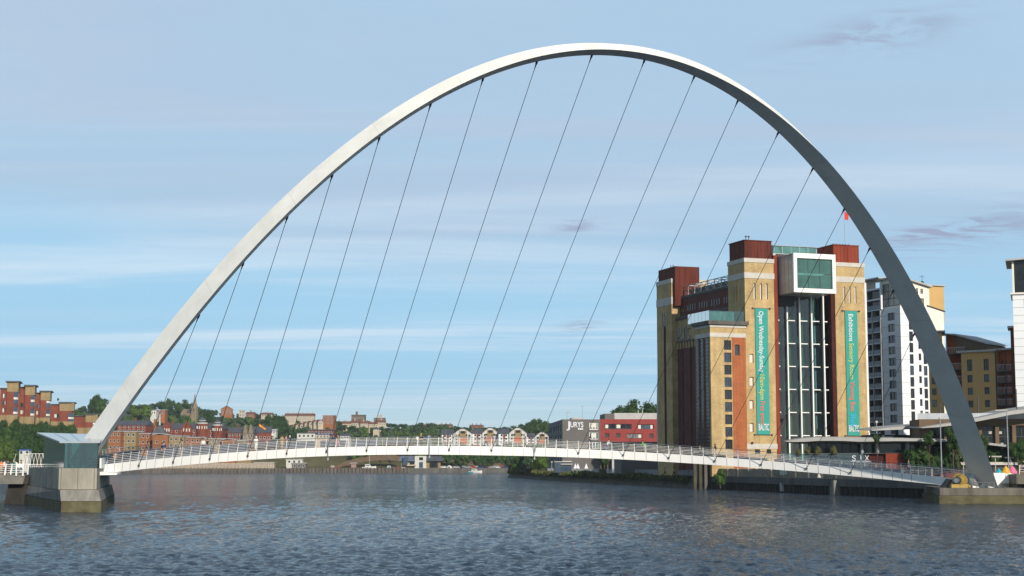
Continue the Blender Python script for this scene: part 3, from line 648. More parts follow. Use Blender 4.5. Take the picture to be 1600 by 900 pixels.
# rails on the terrace
m=MB()
for k in range(22):
    x=62+k*.8; m.tube((x,193,3.45),(x+.12,193,4.55),.04,5)
for h in (.3,.6,.9,1.1): m.tube((62,193,3.45+h),(80,193,3.45+h),.025,4)
tag(m.build('terrace_railing',M['white_paint']),'white metal railing on the terrace right of the arch foot','railing')
# ------------------------------------------------------------------ the brick gallery (former flour mill)
g0=P(1165.5,560,300); GF=Fr((g0.x,g0.y),19,0.0)
gal=frthing('gallery_building','tall yellow brick mill gallery with rust boxes, glass front and a projecting white viewing box','building',GF)
X=lambda px_,py_,k=0:GF.x(px_,py_,k); Z=lambda px_,py_,k=0:GF.z(px_,py_,k)
xt1=X(1211.5,560); xa=X(1304,560); xb=X(1353.5,560)
ztop=Z(1166,403); zb1=Z(1166,409.5); zb2=Z(1166,425.5); zb3=Z(1166,434.5); zrt=Z(1166,375)
def band(root,name,mt,x0,x1,y0,y1,z0,z1,pr=.12):
    m=MB(); m.box(x0-pr,x1+pr,y0-pr,y1+pr,z0,z1); return m.build(name,mt,root)
TD=7.0
def slots(px0s,py0,py1,wd,k=0):
    r=[]
    for p in px0s:
        x=X(p,py0+5,k); r.append((x-wd/2,x+wd/2,Z(p,py1,k),Z(p,py0,k)))
    return r
# near tower
sl1=slots((1179,1189,1198),443,468,.42)
sw=[]
for y0,y1 in ((553,567),(589,603),(625.5,639),(661,675)):
    xx=X(1174.3,y0); sw.append((xx-.42,xx+.42,Z(1174,y1),Z(1174,y0),M['blind_white']))
bw=[(X(1179.5,705),X(1187.5,705),Z(1183,709),Z(1183,702.3)),(X(1198,705),X(1205,705),Z(1200,709),Z(1200,702.3))]
tl=shell(gal,'tower',M['brick_yellow'],0,xt1-.02,0,TD,GZ,ztop-.02,front=[s+(M['blind_white'],) for s in sl1]+sw+bw,dep=.35,frame=M['frame_dark'],fw=.05,cols=1)
band(tl,'stone_band',M['trim_stone'],0,xt1-.02,0,TD,zb1,ztop); band(tl,'stone_band',M['trim_stone'],0,xt1-.02,0,TD,zb3,zb2,.1)
zc1=Z(1190,701.5); zc0=Z(1190,693.5); band(tl,'stone_band',M['trim_stone'],0,xt1-.02,0,TD,zc1,zc0,.1)
lw=[]
for k,yy in enumerate((2.2,3.3,4.4)): 
    m=MB(); m.box(-.14,-.02,yy,yy+.45,Z(1190,470),Z(1190,445)); m.build('brick_pilaster',M['brick_yellow'],tl)
m=MB(); m.box(.25,X(1206.5,390),.4,TD-.3,ztop,zrt)
for i in range(9):
    x=.25+(X(1206.5,390)-.25)*i/8; m.box(x-.03,x+.03,.33,.4,ztop,zrt-.1)
m.box(.1,X(1206.5,390)+.15,.25,TD-.2,zrt-.05,zrt+.12)
m.build('rust_box',M['corten'],gal)
m=MB(); 
for dx in (1.2,1.8): m.tube((dx,1.5,zrt),(dx,1.5,zrt+1.0),.07,5); m.box(dx-.15,dx+.15,1.35,1.65,zrt+.8,zrt+1.05)
m.build('roof_vent',M['steel_dark'],gal)
# far right tower
zR=Z(1306,408.5); zR1=Z(1306,414.5); zR2=Z(1306,431); zR3=Z(1306,440)
sl2=slots((1318.8,1327.5,1336.5),448,474,.42)
tr=shell(gal,'tower',M['brick_yellow'],xa+.4,xb,0,TD,GZ,ztop-.02,front=[s+(M['trim_stone'],) for s in sl2],dep=.25,frame=M['frame_dark'],fw=.03,cols=1)
band(tr,'stone_band',M['trim_stone'],xa+.4,xb,0,TD,zb1,ztop); band(tr,'stone_band',M['trim_stone'],xa+.4,xb,0,TD,zb3,zb2,.1)
m=MB(); xr0,xr1=xa+.5,X(1343,395); m.box(xr0,xr1,.4,TD-.3,ztop,zrt)
for i in range(8):
    x=xr0+(xr1-xr0)*i/7; m.box(x-.03,x+.03,.33,.4,ztop,zrt-.1)
m.box(xr0-.12,xr1+.12,.25,TD-.2,zrt-.05,zrt+.12); m.build('rust_box',M['corten_bright'],gal)
m=MB(); 
for i in range(6): m.ball((xr0+.5+i*.7,1.2,zrt+.25),.16,6,4)
m.build('roof_vent',M['steel_dark'],gal)
m=MB(); m.tube((xb+.35,.2,GZ),(xb+.35,.2,Z(1353,442)),.16,8); m.box(xb-.02,xb+.2,-.05,.25,GZ,Z(1353,442)); m.build('downpipe',M['white_paint'],gal)
# flag
fp=thing('flagpole','red flag on a thin pole above the right hand rust box of the gallery','flag',GF.o,GF.a)
xf=X(1320,370,3.0); zt=Z(1320,328,3.0)
m=MB(); m.tube((xf,3,zrt),(xf,3,zt),.07,6,.04); m.build('pole',M['steel_grey'],fp)
m=MB(); rings=[]
for i in range(8):
    t=i/7; x=xf+.08+t*.95; rings.append([(x,3+.12*math.sin(t*7),zt-.1-t*1.0),(x,3+.12*math.sin(t*7),zt-.25-t*1.0),(x-.15*t,3.02+.1*math.sin(t*6+1),zt-1.3-t*.9),(x-.2*t,3+.12*math.sin(t*7),zt-1.9-t*.2)])
m.sweep(rings,close=False,caps=False); m.build('flag_cloth',M['flag_red'],fp)
# glazed centre between the towers
gy=1.6
ztopc=Z(1250,400,gy)
m=MB(); m.box(xt1,xt1+.75,-.05,gy+5,GZ,Z(1211,399)); m.build('rust_fin',M['corten_bright'],gal)
m=MB(); m.box(xa-.35,xa+.38,.3,gy+5,GZ,ztopc-1); m.build('rust_fin',M['corten_dark'],gal)
gx0=xt1+.77; gx1=xa-.37
# interior seen through the glass: dark back wall, floors, columns coloured to imitate green glass reflections
m=MB(); m.box(gx0,gx1,gy+5.2,gy+5.5,GZ,ztopc-.5); cw=m.build('inner_wall',M['interior_wall'],gal)
for py_ in (501.3,537,572.8,608.6,644.5,680.6):
    z=Z(1240,py_,gy); m=MB(); m.box(gx0,gx1,gy+.5,gy+5.1,z-.35,z-.1); m.build('floor_slab',M['concrete_dark'],gal)
mull=[X(p,560,gy) for p in (1229.5,1249,1267.8,1286.3)]
for x in [gx0-.0]+mull:
    m=MB(); m.box(x+1.05,x+1.5,gy+1.1,gy+1.6,GZ,ztopc-.6); m.build('green_column',M['reflect_green'],gal)
edges=[gx0]+mull+[gx1]
zrows=[GZ]+[Z(1240,p,gy) for p in (680.6,644.5,608.6,572.8,537,501.3)]+[ztopc-.3]
for i in range(5):
    m=MB(); m.face([(edges[i],gy,GZ),(edges[i+1],gy,GZ),(edges[i+1],gy,ztopc-.3),(edges[i],gy,ztopc-.3)]); m.build('glass_wall',M['tower_glass'] if 'tower_glass' in M else clear('tower_glass',(.45,.62,.57),.07),gal)
for x in mull:
    m=MB(); m.box(x-.13,x+.13,gy-.5,gy-.02,GZ+2,ztopc-.4); m.build('mullion',M['white_paint'],gal)
for z in zrows[1:-1]:
    for i in range(5):
        a=edges[i]+(.2 if i else .0); b=min(a+1.55,edges[i+1]-.3)
        if i==0: b=a+.95
        m=MB(); m.box(a,b,gy-.35,gy-.03,z-.085,z+.085); m.build('transom',M['white_paint'],gal)
for x in [e for e in edges[1:]]:
    m=MB(); m.box(x-1.0,x-.62,gy+.2,gy+.9,GZ,ztopc-.5); m.build('dark_fin',M['glass_dark'],gal)
m=MB(); m.box(gx0,gx1+.0,gy,TD,ztopc-.28,ztopc+.3); m.build('roof_slab',M['concrete_light'],gal)
# viewing box: projecting white framed room
kf=-6.0
bx0=X(1240.5,430,kf); bx1=X(1306,430,kf); bz0=Z(1273,457.5,kf); bz1=Z(1273,396.5,kf)
m=MB(); fw=.95; m.box(bx0,bx1,kf,kf+.5,bz0,bz0+fw*.85); m.box(bx0,bx1,kf,kf+.5,bz1-fw,bz1); m.box(bx0,bx0+fw*.75,kf,kf+.5,bz0+fw*.85,bz1-fw); m.box(bx1-fw*.75,bx1,kf,kf+.5,bz0+fw*.85,bz1-fw)
vb=m.build('viewing_box',[M['white_paint']],gal)
m=MB(); m.box(bx0+.05,bx1-.05,kf+.5,gy+2,bz0-.0,bz0+.3); m.box(bx0+.05,bx1-.05,kf+.5,gy+2,bz1-.3,bz1-.02); m.box(bx0+.05,bx0+.3,kf+.5,gy+2,bz0+.3,bz1-.3); m.box(bx1-.3,bx1-.05,kf+.5,gy+2,bz0+.3,bz1-.3); 
m.build('box_cladding',M['steel_grey'],vb)
m=MB()
for k in range(5): yy=kf+.6+k*1.5; m.box(bx0+.02,bx0+.06,yy,yy+.04,bz0,bz1)
m.box(bx0+.02,bx0+.045,kf+.5,gy,(bz0+bz1)/2,(bz0+bz1)/2+.04); m.build('panel_joint',M['seam'],vb)
window(vb,mapf('front',kf+.1),(bx0+fw*.75,bx1-fw*.75,bz0+fw*.85,bz1-fw),.3,M['glass_box'],M['frame_dark'],3,2,.09)
m=MB(); zz_=(bz0+bz1)/2-.1; m.box(bx0+1,bx1-2.4,kf+.30,kf+.37,zz_-.35,zz_+.1); m.build('balustrade_strip',M['glass_roof'],vb)
# rooftop restaurant box, dark plant wall on the roof
rx0=X(1209,392,9); rx1=X(1275,392,9)
m=MB(); m.box(rx0,rx1,9,16,ztopc+.2,Z(1240,385.5,9)); ro=m.build('rooftop_glass_room',M['glass_roof'],gal)
m=MB()
for i in range(6): x=rx0+(rx1-rx0)*i/5; m.box(x-.06,x+.06,8.9,9,ztopc+.2,Z(1240,385.5,9))
m.box(rx0-.2,rx1+.2,8.8,16.2,Z(1240,385.5,9),Z(1240,384.5,9)); m.build('room_frame',M['steel_grey'],ro)
m=MB(); m.box(X(1213.5,410,1),X(1240,410,1),1.0,1.3,Z(1220,478,1),Z(1220,397,1)); m.build('recess_panel',M['frame_dark'],gal)
# the north flank: main wall, arcade, ledges, letters
mx=.9; L0=TD; L1=32.6; L2=40.2
zmt=Z(1166,403)*0+39.0
S1=lambda px_,py_:GF.s_(px_,py_,mx)
zled=S1(1100,600)[1]
zm=lambda px_,py_:S1(px_,py_)[1]
zroof=zm(1100,461.5); zl1=zm(1100,483+1); zl2=zm(1060,510-6)
zroof=zm(1138,449); zledge=zm(1138,482); zlb=zm(1060,535)
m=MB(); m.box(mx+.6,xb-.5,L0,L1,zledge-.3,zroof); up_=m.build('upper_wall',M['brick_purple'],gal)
for i in range(22):
    yy=L0+1.0+i*1.12
    if i%5==4: continue
    m=MB(); m.box(mx+.52,mx+.61,yy,yy+.42,zledge+1.3,zroof-1.6); m.build('slot_window',M['glass_dark'],up_)
band(gal,'parapet',M['concrete_dark'],mx+.6,xb-.5,L0,L1,zroof,zroof+.5,.15)
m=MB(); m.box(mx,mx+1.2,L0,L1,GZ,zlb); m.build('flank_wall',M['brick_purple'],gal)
m=MB(); m.box(mx-.05,mx+1.3,L0,L1,zlb,zledge-.3); m.build('name_band',M['brick_yellow'],gal)
for z,h,pr in ((zledge-.3,.55,.5),(zlb-.2,.4,.3)):
    m=MB(); m.box(mx-pr,mx+.6,L0,L1,z,z+h); m.build('stone_ledge',M['concrete_dark'],gal)
for i in range(6):
    yy=L0+3.4+i*3.9; m=MB(); m.box(mx-.28,mx-.02,yy,yy+.35,GZ,zlb-1.6); m.build('pilaster',M['brick_purple'],gal)
for i in range(18):
    yy=L0+1+i*1.4; m=MB(); m.box(mx-.3,mx-.02,yy,yy+.5,zlb-1.5,zlb-.2); m.build('corbel',M['brick_yellow'],gal)
# far tower
ft=shell(gal,'tower',M['brick_yellow'],-.4,8,L1,L2,GZ,zm(1053,452)+1.2,dep=.3)
zf=zm(1053,452)+1.2
band(ft,'stone_band',M['trim_stone'],-.4,8,L1,L2,zf,zf+.9,.1); band(ft,'stone_band',M['trim_stone'],-.4,8,L1,L2,zf-4.6,zf-3.0,.08)
m=MB(); m.box(-.47,-.41,L1+3.1,L1+4.0,GZ+5,zf-9); m.build('slot_recess',M['corten_dark'],ft)
for k in (2.2,3.4,4.6): m=MB(); m.box(-.47,-.41,L1+k,L1+k+.4,zf-9,zf-6); m.build('slot_recess',M['glass_dark'],ft)
zq=P(1060,421.5,336).z
m=MB(); m.box(-.1,5.6,L1-1.2,L2-.4,zroof-1.5,zq); 
for i in range(6): m.box(5.6*i/5-.1,5.6*i/5-.04,L1-1.26,L1-1.2,zroof-1.5,zq)
m.build('rust_box',M['corten'],gal)
m=MB()
for dy in (2,3.2): m.tube((1,L1+dy,zq),(1,L1+dy,zq+.7),.1,5)
m.build('roof_vent',M['steel_dark'],gal)
pr=[]; 
for k in range(9): 
    t=k/8; z=GZ+t*22; b=.9*math.sin(PI*t)**.7; pr.append([( -.5+.2,L2+.02,z),(-.5+.2,L2+.1+b*.8,z),(.6,L2+.1+b*.8,z),(.6,L2+.02,z)])
m=MB(); m.sweep(pr); m.build('bulging_duct',M['concrete_light'],gal)
# roof truss walkway
tz0=zroof+.5; tz1=tz0+2.2
m=MB()
ty=[L0+.6+i*3.1 for i in range(9)]
for yy in ty:
    m.box(mx+1.0,mx+1.15,yy,yy+.14,tz0,tz1); m.box(mx+3.4,mx+3.55,yy,yy+.14,tz0,tz1); m.box(mx+1.0,mx+3.5,yy,yy+.14,tz1-.14,tz1)
for z in (tz0+.2,tz1): m.box(mx+1.0,mx+1.15,ty[0],ty[-1],z-.14,z); m.box(mx+3.4,mx+3.55,ty[0],ty[-1],z-.14,z)
for a,b in zip(ty[:-1],ty[1:]): m.tube((mx+1.07,a,tz0),(mx+1.07,b,tz1),.06,4)
m.build('roof_truss',M['trim_stone'],gal)
m=MB(); m.box(mx+1.6,mx+3.0,L0+1,ty[-2],tz0+.1,tz0+1.3); m.build('plant_unit',M['steel_dark'],gal)
# wing in front of the main wall
wx0=X(1110.8,600); wz=Z(1140,507.5); wyd=GF.s_(1085,600,wx0)[0]
wwin=[]; xc0=X(1131.3,600); xc1=X(1144.2,600)
zr0=GZ; 
stair=[]
zz0=Z(1138,702); zz1=Z(1138,527.5); nst=9
for i in range(nst): 
    a=zz0+(zz1-zz0)*i/nst; b=a+(zz1-zz0)/nst*.78; stair.append((xc0+.12,xc1-.12,a,b,M['glass_blue'] if i%2 else M['glass']))
xr=X(1151.8,546); redw=[(xr-.5,xr+.5,Z(1152,555.5),Z(1152,538.5))]
m1=shell(gal,'wing',M['brick_yellow'],wx0,-.03,.0,TD-.5,GZ,wz,front=stair+redw,dep=.3,cols=3,rows=4,fw=.06)
m=MB(); m.box(X(1144.6,600),-.06,-.05,-.004,GZ,Z(1150,522)); facade_red=None
mm=MB(); facade(mm,mapf('front',-.06),X(1144.6,600),-.04,GZ,Z(1150,527),redw,.06); mm.build('red_brick_panel',M['brick_red'],m1)
zlv=[Z(1140,p) for p in (527.0,520.5)]
band(m1,'stone_band',M['trim_stone'],wx0,-.05,0,TD-.5,zlv[0],zlv[1],.1)
band(m1,'stone_band',M['trim_stone'],wx0,-.05,0,TD-.5,Z(1140,512),wz,.12)
band(m1,'cornice',M['concrete_dark'],wx0-.1,-.05,-.1,TD-.5,wz,wz+.7,.5)
# louvred window strips on the wing's left side
for yy in (.8,2.9,5.0):
    for j in range(1):
        m=MB(); z=GZ+3
        m.mi=0; m.box(wx0-.06,wx0-.02,yy,yy+1.05,GZ+3,wz-2.6)
        m.mi=1
        z=GZ+3
        while z<wz-2.8: m.box(wx0-.16,wx0-.05,yy,yy+1.05,z,z+.28); z+=.72
        m.build('louvred_window',[M['glass_dark'],M['glass_blue']],m1)
m=MB(); m.box(wx0-.03,wx0-.005,.7,6.3,GZ,wz-2.0); m.build('side_brick_panel',M['brick_purple'],m1)
# terrace glass on the wing
tzz=wz+.7
for (a,b) in (((wx0-.4,-.35),(-.4,-.35)),((wx0-.4,-.35),(wx0-.4,TD+2))):
    A_=Vector((*a,0)); B_=Vector((*b,0)); n_=6
    for k in range(n_):
        p=A_.lerp(B_,k/n_); q=A_.lerp(B_,(k+1)/n_-.01); nn=(q-p).cross(UP).normalized()*.03
        m=MB(); m.prism([p+UP*tzz,q+UP*tzz,q+UP*tzz+nn,p+UP*tzz+nn],[p+UP*(tzz+1.9),q+UP*(tzz+1.9),q+UP*(tzz+1.9)+nn,p+UP*(tzz+1.9)+nn]); m.build('terrace_glass',M['glass_rail'],m1)
m=MB(); m.box(wx0+1,-.3,TD-3,TD-1,tzz,tzz+2.2); m.build('terrace_room',M['glass_roof'],m1)
for k in range(6): m=MB(); x=wx0+.3+k*1.0; m.tube((x,.6,tzz),(x,.6,tzz+1.1),.05,5); m.build('terrace_post',M['white_paint'],m1)
m=MB(); m.box(mx+.2,mx+.9,L0,L0+6,zlb+1.5,wz+.8); 
# ---- lettering
def text(s,mt,size,mw,parent,name,extrude=.03,bold=0.0,sx=1.0,rot=Matrix(),space=1.0,loc=(0,0,0)):
    cu=bpy.data.curves.new(name,'FONT'); cu.body=s; cu.size=size; cu.extrude=extrude; cu.offset=bold; cu.space_character=space; cu.resolution_u=3
    ob=bpy.data.objects.new(name,cu); col.objects.link(ob)
    bpy.context.view_layer.update(); dg=bpy.context.evaluated_depsgraph_get()
    me=bpy.data.meshes.new_from_object(ob.evaluated_get(dg)); bpy.data.objects.remove(ob)
    me.materials.clear(); me.materials.append(M[mt])
    xs=[v.co.x for v in me.vertices]; ys_=[v.co.y for v in me.vertices]; x0,x1=min(xs),max(xs); y0,y1=min(ys_),max(ys_)
    for v in me.vertices: v.co.x-=x0; v.co.y-=0
    W=x1-x0
    k=(mw/W) if mw else 1
    for v in me.vertices: v.co.x*=k*sx
    for v in me.vertices: v.co=rot@v.co+Vector(loc)
    o=bpy.data.objects.new(name,me); col.objects.link(o); o.parent=parent; return o
# text plane: glyph x -> down (-z), glyph y -> +x  (reads from top to bottom); extrude -> -y
RD=Matrix(((0,1,0),(0,0,1),(-1,0,0)))
RU=Matrix(((1,0,0),(0,0,1),(0,1,0)))   # upright on a front facing -y : glyph x->x, y->z
def banner(x0,x1,z0,z1,label,runs):
    b=thing('banner',label,'banner',GF.o,GF.a,'teal banners on the gallery towers')
    m=MB(); rings=[]
    for i in range(15):
        z=z0+(z1-z0)*i/14; o=.03*math.sin(i*1.3)
        rings.append([(x0,-.22+o,z),(x1,-.22+o*.5,z),(x1,-.19+o*.5,z),(x0,-.19+o,z)])
    m.sweep(rings); m.build('cloth',M['banner_teal'],b)
    m=MB()
    for z in (z0,z1):
        m.tube((x0-.5,-.2,z),(x1+.5,-.2,z),.05,5)
        for x in (x0-.5,x1+.5): m.box(x-.14,x+.14,-.3,.0,z-.13,z+.13)
    m.build('bracket',M['steel_dark'],b)
    xm=(x0+x1)/2
    for s,mt,za,zb in runs:
        text(s,mt,1.42,za-zb,b,'lettering',.02,.02,rot=RD,loc=(xm-.62,-.275,za))
    text('BALTIC','letter_white',1.75,(x1-x0)*.80,b,'lettering',.02,.035,rot=RU,loc=(x0+(x1-x0)*.11,-.275,z0+.85))
zz=lambda p,px_=1190:Z(px_,p)
banner(X(1180.3,560),X(1200.2,560),zz(679.3),zz(482),'teal banner with opening days and hours on the left gallery tower',
  [('Open Wednesday-Sunday','letter_white',zz(486.5),zz(582)),('10am-6pm','letter_yellow',zz(585.5),zz(624.5)),('Free entry','letter_red',zz(627),zz(664))])
zz2=lambda p:Z(1330,p)
banner(X(1321,560),X(1340.2,560),zz2(681),zz2(486),'teal banner listing exhibitions and shop on the right gallery tower',
  [('Exhibitions','letter_white',zz2(491),zz2(533.5)),('Sensory Room','letter_yellow',zz2(536.5),zz2(593)),('Viewing Box','letter_red',zz2(596),zz2(643)),('Shop','letter_blue',zz2(647),zz2(667))])
# BALTIC in brick relief on the river flank: reads left to right seen from the river, along -y
RS=Matrix(((0,0,-1),(-1,0,0),(0,1,0)))
ya=GF.s_(1056,520,mx)[0]; yb=GF.s_(1079.5,520,mx)[0]; zh=zm(1067,508)-zm(1067,530)
text('BALTIC','letter_stone',zh*1.25,(ya-yb),gal,'relief_lettering',.12,.05,rot=RS,loc=(mx-.16,ya,zm(1067,530.5)))
# wall lamp at the base
m=MB(); m.ball((X(1174.5,692),-.3,Z(1174,692)),.25); tag(m.build('wall_lamp',M['frame_dark'],gal))
# ------------------------------------------------------------------ apartment tower right of the gallery
c_=P(1408.5,560,340); TF=Fr((c_.x,c_.y),21,0)
at=frthing('apartment_tower','white clad apartment tower with balcony stack beside the yellow gallery','building',TF)
ly=lambda p,y=480:TF.s_(p,y,0)[0]; lz=lambda p,y:TF.s_(p,y,0)[1]; tx=TF.x; tz=TF.z
zL=tz(1409,479); D0=ly(1379,560); D1=ly(1353.5,560)
step=(tz(1409,483)-tz(1409,650))/9.35
wl=[]; 
ya,yb=ly(1399.5,560),ly(1388.5,560)
for i in range(11):
    z=lz(1394,494.5)-i*step; 
    if z<6: break
    wl.append((ya,yb,z-.85,z+.85))
fwn=[]
for i in range(7):
    z=tz(1437,540)-i*step
    fwn.append((tx(1435.5,560),tx(1439.5,560),z-.75,z+.75))
xs1=tx(1421.5,560); xs2=tx(1427.5,560); xs3=tx(1443,560); xs4=tx(1448.5,560); xe=tx(1453.5,600); xe2=tx(1477.5,560)
strip=[]
for i in range(12):
    z=tz(1424,490)-i*step
    strip.append((xs1,xs2,z-step*.42,z+step*.42)); 
    if i>2: strip.append((xs3,xs4,z-step*.42,z+step*.42))
up=[(tx(1432.5,455),tx(1435.5,455),tz(1434,458),tz(1434,450)),(tx(1439.5,455),tx(1443,455),tz(1441,458.5),tz(1441,451)),(tx(1439,480),tx(1445,480),tz(1442,489),tz(1442,466))]
zt1=tz(1409,440)
cl=shell(at,'wall',M['clad_white'],0,xe,0,D0,GZ,zL,front=[s for s in fwn+strip if s[3]<zL-.3],left=wl,dep=.3,cols=2,rows=1,frame=M['frame_dark'])
m=MB(); 
for k in range(14):
    z=zL-2.6-k*step+1.0
    if z<5: break
    m.box(-.03,xs1-.05,-.035,-.005,z,z+.06); m.box(-.035,-.005,.0,ya-.1,z,z+.06); m.box(-.035,-.005,yb+.1,D0,z,z+.06)
m.build('panel_joint',M['seam'],cl)
# upper front with falling roof line
m=MB(); zA=tz(1409,433); zB=tz(1453,449.5)
xq=tx(1453,455)
m.prism([(0.3,.3,zL),(xq,.3,zL),(xq,D0,zL),(.3,D0,zL)],[(.3,.3,zA),(xq,.3,zB),(xq,D0,zB),(.3,D0,zA)]); uw=m.build('upper_wall',M['clad_cream'],at)
m=MB(); m.prism([(-.4,-.5,zA+.02),(xq+.4,-.5,zB+.02),(xq+.4,D0+1,zB+.02),(-.4,D0+1,zA+.02)],[(-.4,-.5,zA+.35),(xq+.4,-.5,zB+.35),(xq+.4,D0+1,zB+.35),(-.4,D0+1,zA+.35)]); m.build('roof',M['roof_grey'],at)
for o_ in up: 
    oo=(o_[0],o_[1],o_[2],o_[3]); window(at,mapf('front',.22),oo,.1,M['glass'],M['frame_dark'],1,1,.08)
window(at,mapf('left',.22),(.4,D0-.3,zL+.4,zA-1.0),.1,M['glass'],M['frame_dark'],3,3,.12,'corner_glazing')
# cream stair block and mustard core behind
m=MB(); zC=tz(1454,478.5); zD=tz(1477,487.5); m.prism([(xe+.0,.2,GZ),(xe2,.2,GZ),(xe2,9,GZ),(xe,9,GZ)],[(xe,.2,zC),(xe2,.2,zD),(xe2,9,zD),(xe,9,zC)]); m.build('stair_block',M['clad_cream'],at)
m=MB(); m.prism([(xe-.1,.0,zC+.0),(xe2+.3,.0,zD),(xe2+.3,9,zD),(xe-.1,9,zC)],[(xe-.1,.0,zC+.25),(xe2+.3,.0,zD+.25),(xe2+.3,9,zD+.25),(xe-.1,9,zC+.25)]); m.build('stair_roof',M['steel_dark'],at)
m=MB(); m.box(xq+.05,tx(1475,470,1.0),1.0,8,zD-2,tz(1464,447,1.0)); m.build('mustard_core',M['render_mustard'],at)
m=MB(); zz_=tz(1464,447,1.0); m.box(xq-.3,tx(1475,470,1.0)+.4,.6,8.2,zz_,zz_+.25); m.build('core_roof',M['roof_grey'],at)
m=MB(); m.tube((xq+.2,3,zz_),(xq+.2,3,zz_+2.6),.05,5); m.tube((xq-.5,3,zz_+2.2),(xq+.9,3,zz_+2.2),.04,4); m.ball((xq+.2,3,zz_+.9),.4); m.build('aerial',M['steel_dark'],at)
# balcony stack on the left flank
zbt=lz(1366,437)
m=MB(); m.box(.9,2.0,D0+.02,D1,GZ,zbt-2); m.build('loggia_back',M['glass_dark'],at)
nb=int((zL-5)/step)+3
for i in range(nb):
    z=zL-i*step+1.2*0
    if z<4: break
    m=MB(); m.box(-.25,.9,D0+.02,D1,z-.14,z+.1); bl=m.build('balcony',M['steel_grey'],at)
    m=MB(); m.box(-.24,-.19,D0+.1,D1-.05,z+.1,z+1.05); m.build('balustrade',M['glass_blue'],bl)
for yy in (D0+.02,(D0+D1)/2,D1-.2):
    m=MB(); m.box(-.32,.9,yy,yy+.2,GZ,zL); m.build('balcony_pier',M['steel_grey'],at)
m=MB(); m.box(-.3,3,D1,D1+.25,GZ,zbt); m.build('end_wall',M['clad_cream'],at)
for i in (1,2):
    z=zL+i*step*.95; m=MB(); m.box(-.25,1.2,D0+.02,D1,z-.15,z+.15); m.build('penthouse_slab',M['clad_white'],at)
m=MB(); m.box(-.8,4,D0-.3,D1+.8,zbt,zbt+.3); m.build('balcony_roof',M['roof_grey'],at)
m=MB(); m.box(-.3,.5,D0-.4,D0,zL,zA-.3); m.build('corner_column',M['clad_white'],at)
# ------------------------------------------------------------------ mustard and orange flats
c_=P(1503,600,300); FF=Fr((c_.x,c_.y),-42,0)
fl=frthing('apartment_block','mustard and orange apartment block with railed balconies behind the right leg of the arch','building',FF)
fx,fz=FF.x,FF.z
w1=[]
for pxa,pxb in ((1512,1520),(1538,1546)):
    for ya_,yb_ in ((562,580),(586,598),(606,617),(626,637)):
        xa_,xb_=fx(pxa,600),fx(pxb,600); w1.append((xa_,xb_,fz(1510,yb_),fz(1510,ya_)))
xm1=fx(1556,600); ztp=fz(1510,551)
shell(fl,'wall',M['render_mustard'],0,xm1,0,14,GZ,ztp,front=w1,dep=.25,cols=2,rows=1)
m=MB(); m.box(-.6,xm1+.5,-.6,14.5,ztp,ztp+.35); m.build('roof',M['roof_grey'],fl)
# balcony bay on the right
xb2=fx(1587,600); zo=fz(1570,546.5)
m=MB(); m.box(xm1,xb2,1.6,12,GZ,zo); m.build('orange_wall',M['render_orange'],fl)
m=MB(); m.box(xm1-.2,xb2+.2,-.2,12.4,zo,zo+.3); m.build('bay_roof',M['roof_grey'],fl)
for i,pyy in enumerate((579,597,615,633,651)):
    z=fz(1570,pyy); m=MB(); m.box(xm1,xb2,-.0,1.58,z-.15,z+.08); b_=m.build('balcony',M['concrete_dark'],fl)
    m=MB()
    for k in range(15): x=xm1+.1+(xb2-xm1-.2)*k/14; m.box(x-.02,x+.02,.02,.06,z+.08,z+1.1)
    m.box(xm1,xb2,.0,.08,z+1.08,z+1.15); m.build('balustrade',M['steel_grey'],b_)
    for xx in (xm1+.5,xm1+2.2): window(fl,mapf('front',1.5),(xx,xx+1.1,z+.15,z+2.0),.12,M['glass_dark'],M['frame_dark'],2,1)
for x in (xm1+.02,(xm1+xb2)/2,xb2-.25):
    m=MB(); m.box(x,x+.14,-.1,.04,GZ,zo); m.build('balcony_post',M['steel_dark'],fl)
# upper set-back storey with falling roof
xa0=fx(1495,560,5); xa1=fx(1540,560,5); z0,z1=fz(1495,524,5),fz(1540,538,5)
m=MB(); m.prism([(xa0,5,ztp),(xa1,5,ztp),(xa1,14,ztp),(xa0,14,ztp)],[(xa0,5,z0),(xa1,5,z1),(xa1,14,z1),(xa0,14,z0)]); m.build('set_back_wall',M['stone_brown'],fl)
m=MB(); xq0=fx(1474,560,5); zq0=fz(1474,523,5); m.prism([(xq0-.8,4.2,zq0),(xa0,4.2,z0+.02),(xa1+.5,4.2,z1+.02),(xa1+.5,14,z1+.02),(xa0,14,z0+.02),(xq0-.8,14,zq0)],[(xq0-.8,4.2,zq0+.3),(xa0,4.2,z0+.3),(xa1+.5,4.2,z1+.3),(xa1+.5,14,z1+.3),(xa0,14,z0+.3),(xq0-.8,14,zq0+.3)]); m.build('sloping_roof',M['roof_grey'],fl)
m=MB(); m.box(fx(1474.5,560,5),xa0,6.2,14,GZ,fz(1480,524.5,6)); m.build('orange_wall',M['render_orange'],fl)
for pyy in (552,577,597,617):
    z=fz(1490,pyy,2); m=MB(); m.box(fx(1475,560,2),0-.05,2,6.1,z-.12,z+.1); b_=m.build('balcony',M['concrete_dark'],fl)
    m=MB(); x0_=fx(1475,560,2)
    for k in range(12): x=x0_+(0-.05-x0_)*k/12; m.box(x,x+.05,2.0,2.04,z+.1,z+1.1)
    m.box(x0_,-.05,2,2.08,z+1.08,z+1.15); m.build('balustrade',M['steel_grey'],b_)
    window(fl,mapf('front',6.1),(x0_+1.4,x0_+2.6,z+.15,z+2.1),.12,M['glass_dark'],M['frame_dark'],2,1)
wll=[]
c_=P(1452,600,306); MF=Fr((c_.x,c_.y),-15,0)
mw=frthing('apartment_block','narrow mustard apartment wing with a flat roof between the white tower and the arch leg','building',MF)
